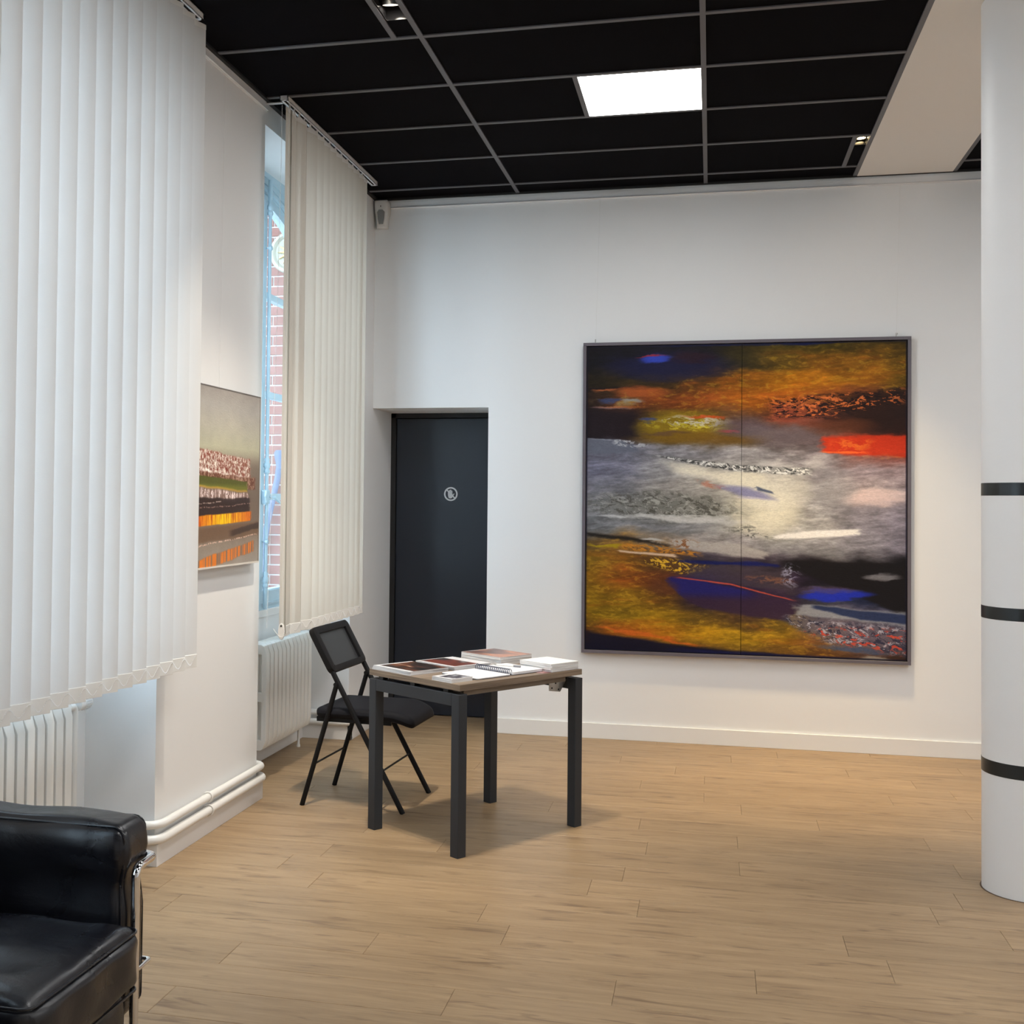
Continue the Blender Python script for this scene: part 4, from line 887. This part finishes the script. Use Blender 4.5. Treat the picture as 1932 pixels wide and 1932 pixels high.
def book(name, label, cat, lx, ly, w, d, z, th, cov, art=None, rot=0, group=None, sag=0):
    """w along local x, d along local y of the table; z above the table top"""
    p = tl2w(lx+w/2, ly+d/2, z)
    t = empty(name, tuple(p), TA+math.radians(rot), label=label, cat=cat, group=group); c = min(.0012, th*.2)
    G().box(-w/2+.001, w/2-.001, -d/2+.001, d/2-.001, c, th-c).build('pages', page_edge, t)
    G().box(-w/2, w/2, -d/2, d/2, 0, c).box(-w/2, w/2, d/2-.0006, d/2, c, th-c).build('back_cover', plain_cover, t)
    if art is not None:
        G().box(-w/2, w/2, -d/2, d/2, th-c, th).build('front_cover', cov, t)
        ax0, ax1, ay0, ay1, am = art
        G().box(-w/2+ax0*w, -w/2+ax1*w, -d/2+ay0*d, -d/2+ay1*d, th, th+.0003).build('cover_picture', am, t)
    else: G().box(-w/2, w/2, -d/2, d/2, th-c, th).build('front_cover', cov, t)
    return t
art1 = covermat('cover_art_brown', [(20, 18, 18), (44, 34, 30), (60, 42, 34), (112, 66, 44), (200, 180, 160)], 3, 14)
art2 = covermat('cover_art_red', [(30, 30, 34), (56, 50, 52), (116, 56, 42), (66, 50, 48), (190, 180, 180)], 8, 8)
art3 = covermat('cover_art_orange', [(70, 58, 58), (128, 94, 84), (196, 136, 104), (120, 80, 70)], 5, 7)
art4 = covermat('cover_art_dark', [(40, 40, 50), (70, 66, 72), (150, 150, 156), (210, 210, 214)], 2, 16, 1)
Z = TZ+.0004
book('magazine', 'lowest magazine of the front left pile on the desk', 'magazine', .012, .335, .232, .268, Z, .006, plain_cover, group='magazines on the desk')
book('magazine', 'middle magazine of the front left pile on the desk', 'magazine', .016, .338, .230, .266, Z+.0064, .006, plain_cover, rot=1.2, group='magazines on the desk')
book('magazine', 'top magazine of the front left pile, dark brown picture cover', 'magazine', .014, .335, .228, .262, Z+.0128, .005, plain_cover, (.10, 1, 0, .93, art1), rot=-.8, group='magazines on the desk')
book('magazine', 'lowest magazine of the middle pile on the desk', 'magazine', .275, .325, .235, .270, Z, .006, plain_cover, group='magazines on the desk')
book('magazine', 'middle magazine of the middle pile on the desk', 'magazine', .272, .328, .235, .268, Z+.0064, .006, plain_cover, rot=1, group='magazines on the desk')
book('magazine', 'top magazine of the middle pile, dark and red picture cover', 'magazine', .270, .326, .235, .270, Z+.0128, .005, plain_cover, (.08, .72, 0.04, .96, art2), rot=-1, group='magazines on the desk')
book('book', 'lowest book of the far stack of three on the desk', 'book', .560, .318, .215, .272, Z, .0125, plain_cover, group='books on the desk')
book('book', 'middle book of the far stack of three on the desk', 'book', .562, .318, .215, .272, Z+.0129, .0125, plain_cover, rot=.8, group='books on the desk')
book('book', 'top book of the far stack, orange brown picture cover', 'book', .560, .316, .215, .272, Z+.0258, .0125, plain_cover, (0, 1, 0.0, .97, art3), rot=-.6, group='books on the desk')
wc = newmat('offwhite_cover', (.74, .75, .73), .5)
for i, (z, th, rot, nm) in enumerate(((0, .009, 1, 'lowest'), (.0094, .009, -1.5, 'second'), (.0188, .009, .8, 'third'), (.0282, .008, -.5, 'topmost'))):
    book('booklet', '%s white booklet of the pile at the right edge of the desk' % nm, 'booklet', .585, .012, .185, .20, Z+z+.0008, th, wc, rot=rot, group='white booklets on the desk')
book('booklet', 'lower of the two small booklets at the desk front corner', 'booklet', .012, .062, .125, .125, Z, .009, plain_cover, rot=0, group='small booklets on the desk')
book('booklet', 'small square booklet with grey photo cover on top at the front corner', 'booklet', .013, .062, .124, .124, Z+.0094, .008, plain_cover, (.12, .95, .05, .80, art4), rot=1, group='small booklets on the desk')
# red flyer lying flat, partly under the white pile
fy = empty('flyer', tuple(tl2w(.59, .10, TZ+.0003)), TA, label='flat reddish flyer sticking out from under the white booklets', cat='flyer')
G().box(-.06, .05, -.085, .06, 0, .0005).build('sheet', covermat('flyer_art', [(96, 60, 66), (140, 86, 84), (190, 160, 160)], 6, 12, 1), fy)
# spiral notebook lying open
nb = empty('notebook', tuple(tl2w(.375, .175, TZ+.001)), TA, label='open white spiral notebook lying in the middle of the desk', cat='notebook')
nbw, nbd = .205, .235; ringm = newmat('dark_spiral_wire', (.06, .07, .12), .3, .5)
def page(x0, x1, z0, z1, r=.01): return G().prism(rrect(x0, x1, -nbd/2, nbd/2, r, 3), z0, z1, 'z')
page(-nbw-.012, -.006, 0, .002, .012).build('cover', black_matte, nb); page(.006, nbw, 0, .002, .012).build('cover', black_matte, nb)
page(-nbw-.008, -.008, .002, .006, .008).build('left_pages', paper, nb); page(.008, nbw-.004, .002, .013, .008).build('right_pages', paper, nb)
for i in range(18):
    y = -nbd/2+.014+i*(nbd-.028)/17
    G().tube([(.0125*math.cos(a), y+.002*math.sin(a*.5), .0146+.0125*math.sin(a)) for a in [2*PI*k/12 for k in range(12)]], .0017, 6, closed=True).build('spiral_ring', ringm, nb, smooth=True)
ink = newmat('ink', (.35, .36, .4), .6)
g = G(); rr = random.Random(3)
for i in range(7):
    x = -.06-.02*i; y = rr.uniform(-.08, -.03)
    while y < .06:
        l = rr.uniform(.006, .018); g.box(x, x+.0016, y, y+l, .006, .0062); y += l+.006
g.build('handwriting', ink, nb)
pn = empty('pen', tuple(tl2w(.497, .21, TZ+.0134+.0045)), TA+math.radians(107), label='slim grey and white ballpoint pen on the open notebook', cat='pen')
G().tube([(-.035, 0, 0), (.055, 0, 0)], .0042, 12).build('barrel', plastic_white, pn, smooth=True); G().tube([(.055, 0, 0), (.068, 0, 0), (.072, 0, 0)], [.0042, .002, .0008], 10).build('tip', steel, pn, smooth=True)
G().tube([(-.070, 0, 0), (-.035, 0, 0)], .0044, 12).build('cap', newmat('grey_pen_cap', (.2, .2, .22), .3), pn, smooth=True); G().box(-.07, -.03, -.001, .001, .004, .0062).build('clip', steel, pn)

# ================================================================== folding chair
CH = empty('folding_chair', (-1.684, 5.661, 0), math.radians(-3.5), label='black folding chair with mesh back tucked under the desk', cat='chair')
hw = .213
def sx(z): return .262-.560*z
for s_ in (-1, 1):
    y = s_*hw
    G().tube([(sx(.0), y, 0), (sx(.30), y, .30), (sx(.66), y, .66), (sx(.70), y, .70)], .0115, 12, up=(0, 1, 0), sx=1.0, sy=1.15).build('front_leg', chair_black, CH, smooth=True)
    y2 = s_*(hw+.0)
    G().tube([(-.262, y2, 0), (-.19, y2, .245), (-.088, y2, .595)], .0115, 12, up=(0, 1, 0), sx=.9, sy=1.1).build('rear_leg', chair_black, CH, smooth=True)
    G().box(-.2, .19, s_*(hw-.03)-.006, s_*(hw-.03)+.006, .412, .436).build('seat_rail', chair_black, CH, bevel=.002)
    G().lathe([(.011, -.018), (.011, .018)], 12, Matrix.Translation((-.086, y, .602)) @ RX).build('pivot', chair_black, CH, smooth=True)
G().tube([(-.262+.29*.205, -hw, .205), (-.262+.29*.205, hw, .205)], .005, 8).build('stretcher', chair_black, CH, smooth=True)
G().tube([(sx(.195), -hw, .195), (sx(.195), hw, .195)], .005, 8).build('stretcher', chair_black, CH, smooth=True)
# seat: rounded pad
def pad(x0, x1, hy, z0, z1):
    nx, ny = 28, 20; vs_ = []; fs = []
    for layer in (0, 1):
        for i in range(nx+1):
            for j in range(ny+1):
                a = .5-.5*math.cos(PI*i/nx); b = -math.cos(PI*j/ny); x = x0+(x1-x0)*a; rx = min(a, 1-a)*(x1-x0)
                wy = hy*(1-.10*sm(np.array(a), .75, 1.)-.04)*1.0
                e = math.sqrt(max(0, 1-max(0, 1-rx/.05)**2)) if rx < .05 else 1
                wy *= (.80+.20*e); y = wy*b; edge = min(rx, (1-abs(b))*wy)
                rr_ = math.sqrt(max(0, 1-(1-min(edge/.03, 1))**2)); mid = (z0+z1)/2-.012*(a > .8)*(a-.8)*5
                droop = -.028*max(0, (a-.72)/.28)**2
                h_ = (z1-z0)/2*rr_
                z = mid+droop+(h_ if layer else -h_*.9); vs_.append((x, y, z))
    m = (nx+1)*(ny+1)
    for i in range(nx):
        for j in range(ny):
            q = i*(ny+1)+j; fs.append((q, q+ny+1, q+ny+2, q+1)); fs.append((m+q, m+q+1, m+q+ny+2, m+q+ny+1))
    per = [i*(ny+1) for i in range(nx+1)]+[nx*(ny+1)+j for j in range(1, ny+1)]+[i*(ny+1)+ny for i in range(nx-1, -1, -1)]+[j for j in range(ny-1, 0, -1)]
    for k in range(len(per)): a, b = per[k], per[(k+1) % len(per)]; fs.append((a, b, m+b, m+a))
    return G().add(vs_, fs)
pad(-.205, .300, .222, .428, .484).build('seat', chair_fabric, CH, smooth=True)
# backrest: frame and mesh on the tube plane
bt = math.atan(.560); zb0, zb1 = .655, .868
Mb = Matrix.Translation((sx(zb0)+.0, 0, zb0)) @ Matrix.Rotation(-bt, 4, 'Y')   # local z runs up the tube
Hb = (zb1-zb0)/math.cos(bt); hb = hw+.020
def ringframe(oy0, oy1, oz0, oz1, ro, iy0, iy1, iz0, iz1, ri, x0, x1):
    O = rrect(oy0, oy1, oz0, oz1, ro, 5); I = rrect(iy0, iy1, iz0, iz1, ri, 5); n = len(O); v = []
    for x in (x0, x1):
        v += [Mb @ Vector((x, p[0], p[1])) for p in O]; v += [Mb @ Vector((x, p[0], p[1])) for p in I]
    f = []
    for k in range(n):
        j = (k+1) % n; f += [(k, j, n+j, n+k), (2*n+k, 3*n+k, 3*n+j, 2*n+j), (k, 2*n+k, 2*n+j, j), (n+k, n+j, 3*n+j, 3*n+k)]
    return G().add(v, f)
ringframe(-hb, hb, 0, Hb, .032, -hb+.05, hb-.058, .032, Hb-.036, .004, -.015, .015).build('back_frame', chair_black, CH, smooth=True, bevel=.004)
G().box(-.002, .002, -hb+.047, hb-.055, .029, Hb-.033, Mb).build('back_mesh', mesh_m, CH)

# ================================================================== armchair
AC = empty('armchair', (-1.75, 2.46, 0), label='black leather armchair with chrome tube frame at the lower left', cat='armchair')
def cushion(x0, x1, y0, y1, z0, z1, r, puff=(0, 0, 0), n=18, seed=0, wr=.003, pinch=None):
    c = Vector(((x0+x1)/2, (y0+y1)/2, (z0+z1)/2)); h = Vector(((x1-x0)/2, (y1-y0)/2, (z1-z0)/2)); g = G(); rn = random.Random(seed)
    ph = [rn.uniform(0, 6) for _ in range(6)]; vs_ = []; fs = []; idx = {}
    def put(p):
        k = (round(p[0], 5), round(p[1], 5), round(p[2], 5))
        if k in idx: return idx[k]
        q = Vector((p[0]*h.x, p[1]*h.y, p[2]*h.z)); inn = Vector((max(-h.x+r, min(h.x-r, q.x)), max(-h.y+r, min(h.y-r, q.y)), max(-h.z+r, min(h.z-r, q.z))))
        d = q-inn; d = d.normalized()*r if d.length > 1e-9 else Vector(); out = inn+d
        ux, uy, uz = 1-p[0]**2, 1-p[1]**2, 1-p[2]**2
        if abs(p[2]) > .999: out.z += math.copysign(puff[2]*min(1, ux*2.2)*min(1, uy*2.2), p[2])
        if abs(p[0]) > .999: out.x += math.copysign(puff[0]*min(1, uy*2)*min(1, uz*2), p[0])
        if abs(p[1]) > .999: out.y += math.copysign(puff[1]*min(1, ux*2)*min(1, uz*2), p[1])
        w = wr*(math.sin(out.x*23+ph[0]+out.y*9)*math.sin(out.z*17+ph[1])+.6*math.sin(out.x*11+out.z*31+ph[2])*math.sin(out.y*37+ph[3]))
        nd = Vector((p[0]**5, p[1]**5, p[2]**5)); nd = nd.normalized() if nd.length > 0 else nd; out += nd*w
        if pinch:
            zw = out.z+c.z; out.y *= 1+.16*math.exp(-((zw-pinch-.085)/.06)**2)-.17*math.exp(-((zw-pinch)/.035)**2); out.x += (.012*math.exp(-((zw-pinch-.085)/.06)**2)-.012*math.exp(-((zw-pinch)/.04)**2)) if p[0] > .9 else 0
        idx[k] = len(vs_); vs_.append(tuple(out+c)); return idx[k]
    for ax in range(3):
        for s_ in (-1, 1):
            for i in range(n):
                for j in range(n):
                    q = []
                    for a, b in ((0, 0), (1, 0), (1, 1), (0, 1)):
                        u = math.sin(((i+a)/n*2-1)*PI/2*.92)/math.sin(PI/2*.92); w = math.sin(((j+b)/n*2-1)*PI/2*.92)/math.sin(PI/2*.92)
                        p = [0, 0, 0]; p[ax] = s_; p[(ax+1) % 3] = u; p[(ax+2) % 3] = w; q.append(put(tuple(p)))
                    fs.append(tuple(q if s_ > 0 else q[::-1]))
    return g.add([(a-AC.location.x, b-AC.location.y, c_) for a, b, c_ in vs_], fs)
def loc(p): return (p[0]-AC.location.x, p[1]-AC.location.y, p[2])
def piping(parent, pts, r=.0032, rad=.03, closed=True):
    P_ = [Vector(loc(p)) for p in pts]
    if closed: q = fillet([ (P_[-1]+P_[0])/2 ]+P_+[(P_[-1]+P_[0])/2], rad, 5)[:-1]
    else: q = fillet(P_, rad, 5)
    g = G().tube(q, r, 8, closed=closed); return g.build('piping', leather, parent, smooth=True)
for s_, (a0, a1) in ((1, (2.712, 2.838)), (-1, (1.985, 2.112))):
    arm = cushion(-2.09, -1.452, a0, a1, .17, .668, .028, (.004, .006, .010), 26, 3+s_, .003, pinch=.515).build('arm_cushion', leather, AC, smooth=True)
    for yy_ in (a0+.006, a1-.006): piping(arm, [(-2.084, yy_, .176), (-2.084, yy_, .664), (-1.450, yy_, .664), (-1.450, yy_, .56), (-1.462, yy_+(.008 if yy_ < (a0+a1)/2 else -.008), .515), (-1.456, yy_, .44), (-1.456, yy_, .176)], .0032, .03)
seat = cushion(-1.97, -1.385, 2.205, 2.700, .275, .428, .035, (.012, .008, .022), 26, 9, .0055).build('seat_cushion', leather, AC, smooth=True)
for zz in (.280, .422): piping(seat, [(-1.965, 2.210, zz), (-1.389, 2.210, zz), (-1.389, 2.695, zz), (-1.965, 2.695, zz)], .0036, .03)
cushion(-1.97, -1.42, 2.215, 2.690, .12, .272, .03, (.006, .006, .0), 14, 5, .003).build('lower_cushion', leather, AC, smooth=True)
bk = cushion(-2.10, -1.93, 2.15, 2.70, .28, .66, .035, (.015, .006, .01), 16, 6, .004).build('back_cushion', leather, AC, smooth=True)
tr = .0115
for y_in, y_out in ((2.742, 2.852), (2.088, 1.972)):
    xf = -1.428
    G().tube([loc(p) for p in fillet([(xf, y_in, 0), (xf, y_in, .558), (xf-.004, y_out, .558), (-2.12, y_out, .558), (-2.12, y_out, .0)], .026, 7)], tr, 14).build('arm_tube', chrome, AC, smooth=True)
    G().tube([loc(p) for p in fillet([(xf-.01, y_in, .285), (xf-.012, y_out, .285), (-2.11, y_out, .285)], .012, 5)], .006, 10).build('side_rod', chrome, AC, smooth=True)
    G().lathe([(.016, 0), (.016, .004), (.0125, .012)], 14, Matrix.Translation(loc((xf, y_in, 0)))).build('foot_glide', chrome, AC, smooth=True)
G().box(*[v-AC.location.x for v in (-1.448, -1.43)], *[v-AC.location.y for v in (2.09, 2.74)], .085, .11).box(*[v-AC.location.x for v in (-2.10, -1.44)], *[v-AC.location.y for v in (2.10, 2.12)], .085, .11).box(*[v-AC.location.x for v in (-2.10, -1.44)], *[v-AC.location.y for v in (2.71, 2.73)], .085, .11).build('base_frame', chair_black, AC, bevel=.002)
G().tube([loc(p) for p in ((-2.12, 1.972, .558), (-2.12, 2.852, .558))], tr, 12).build('back_tube', chrome, AC, smooth=True)
print('planks', cnt, 'bricks', cb)
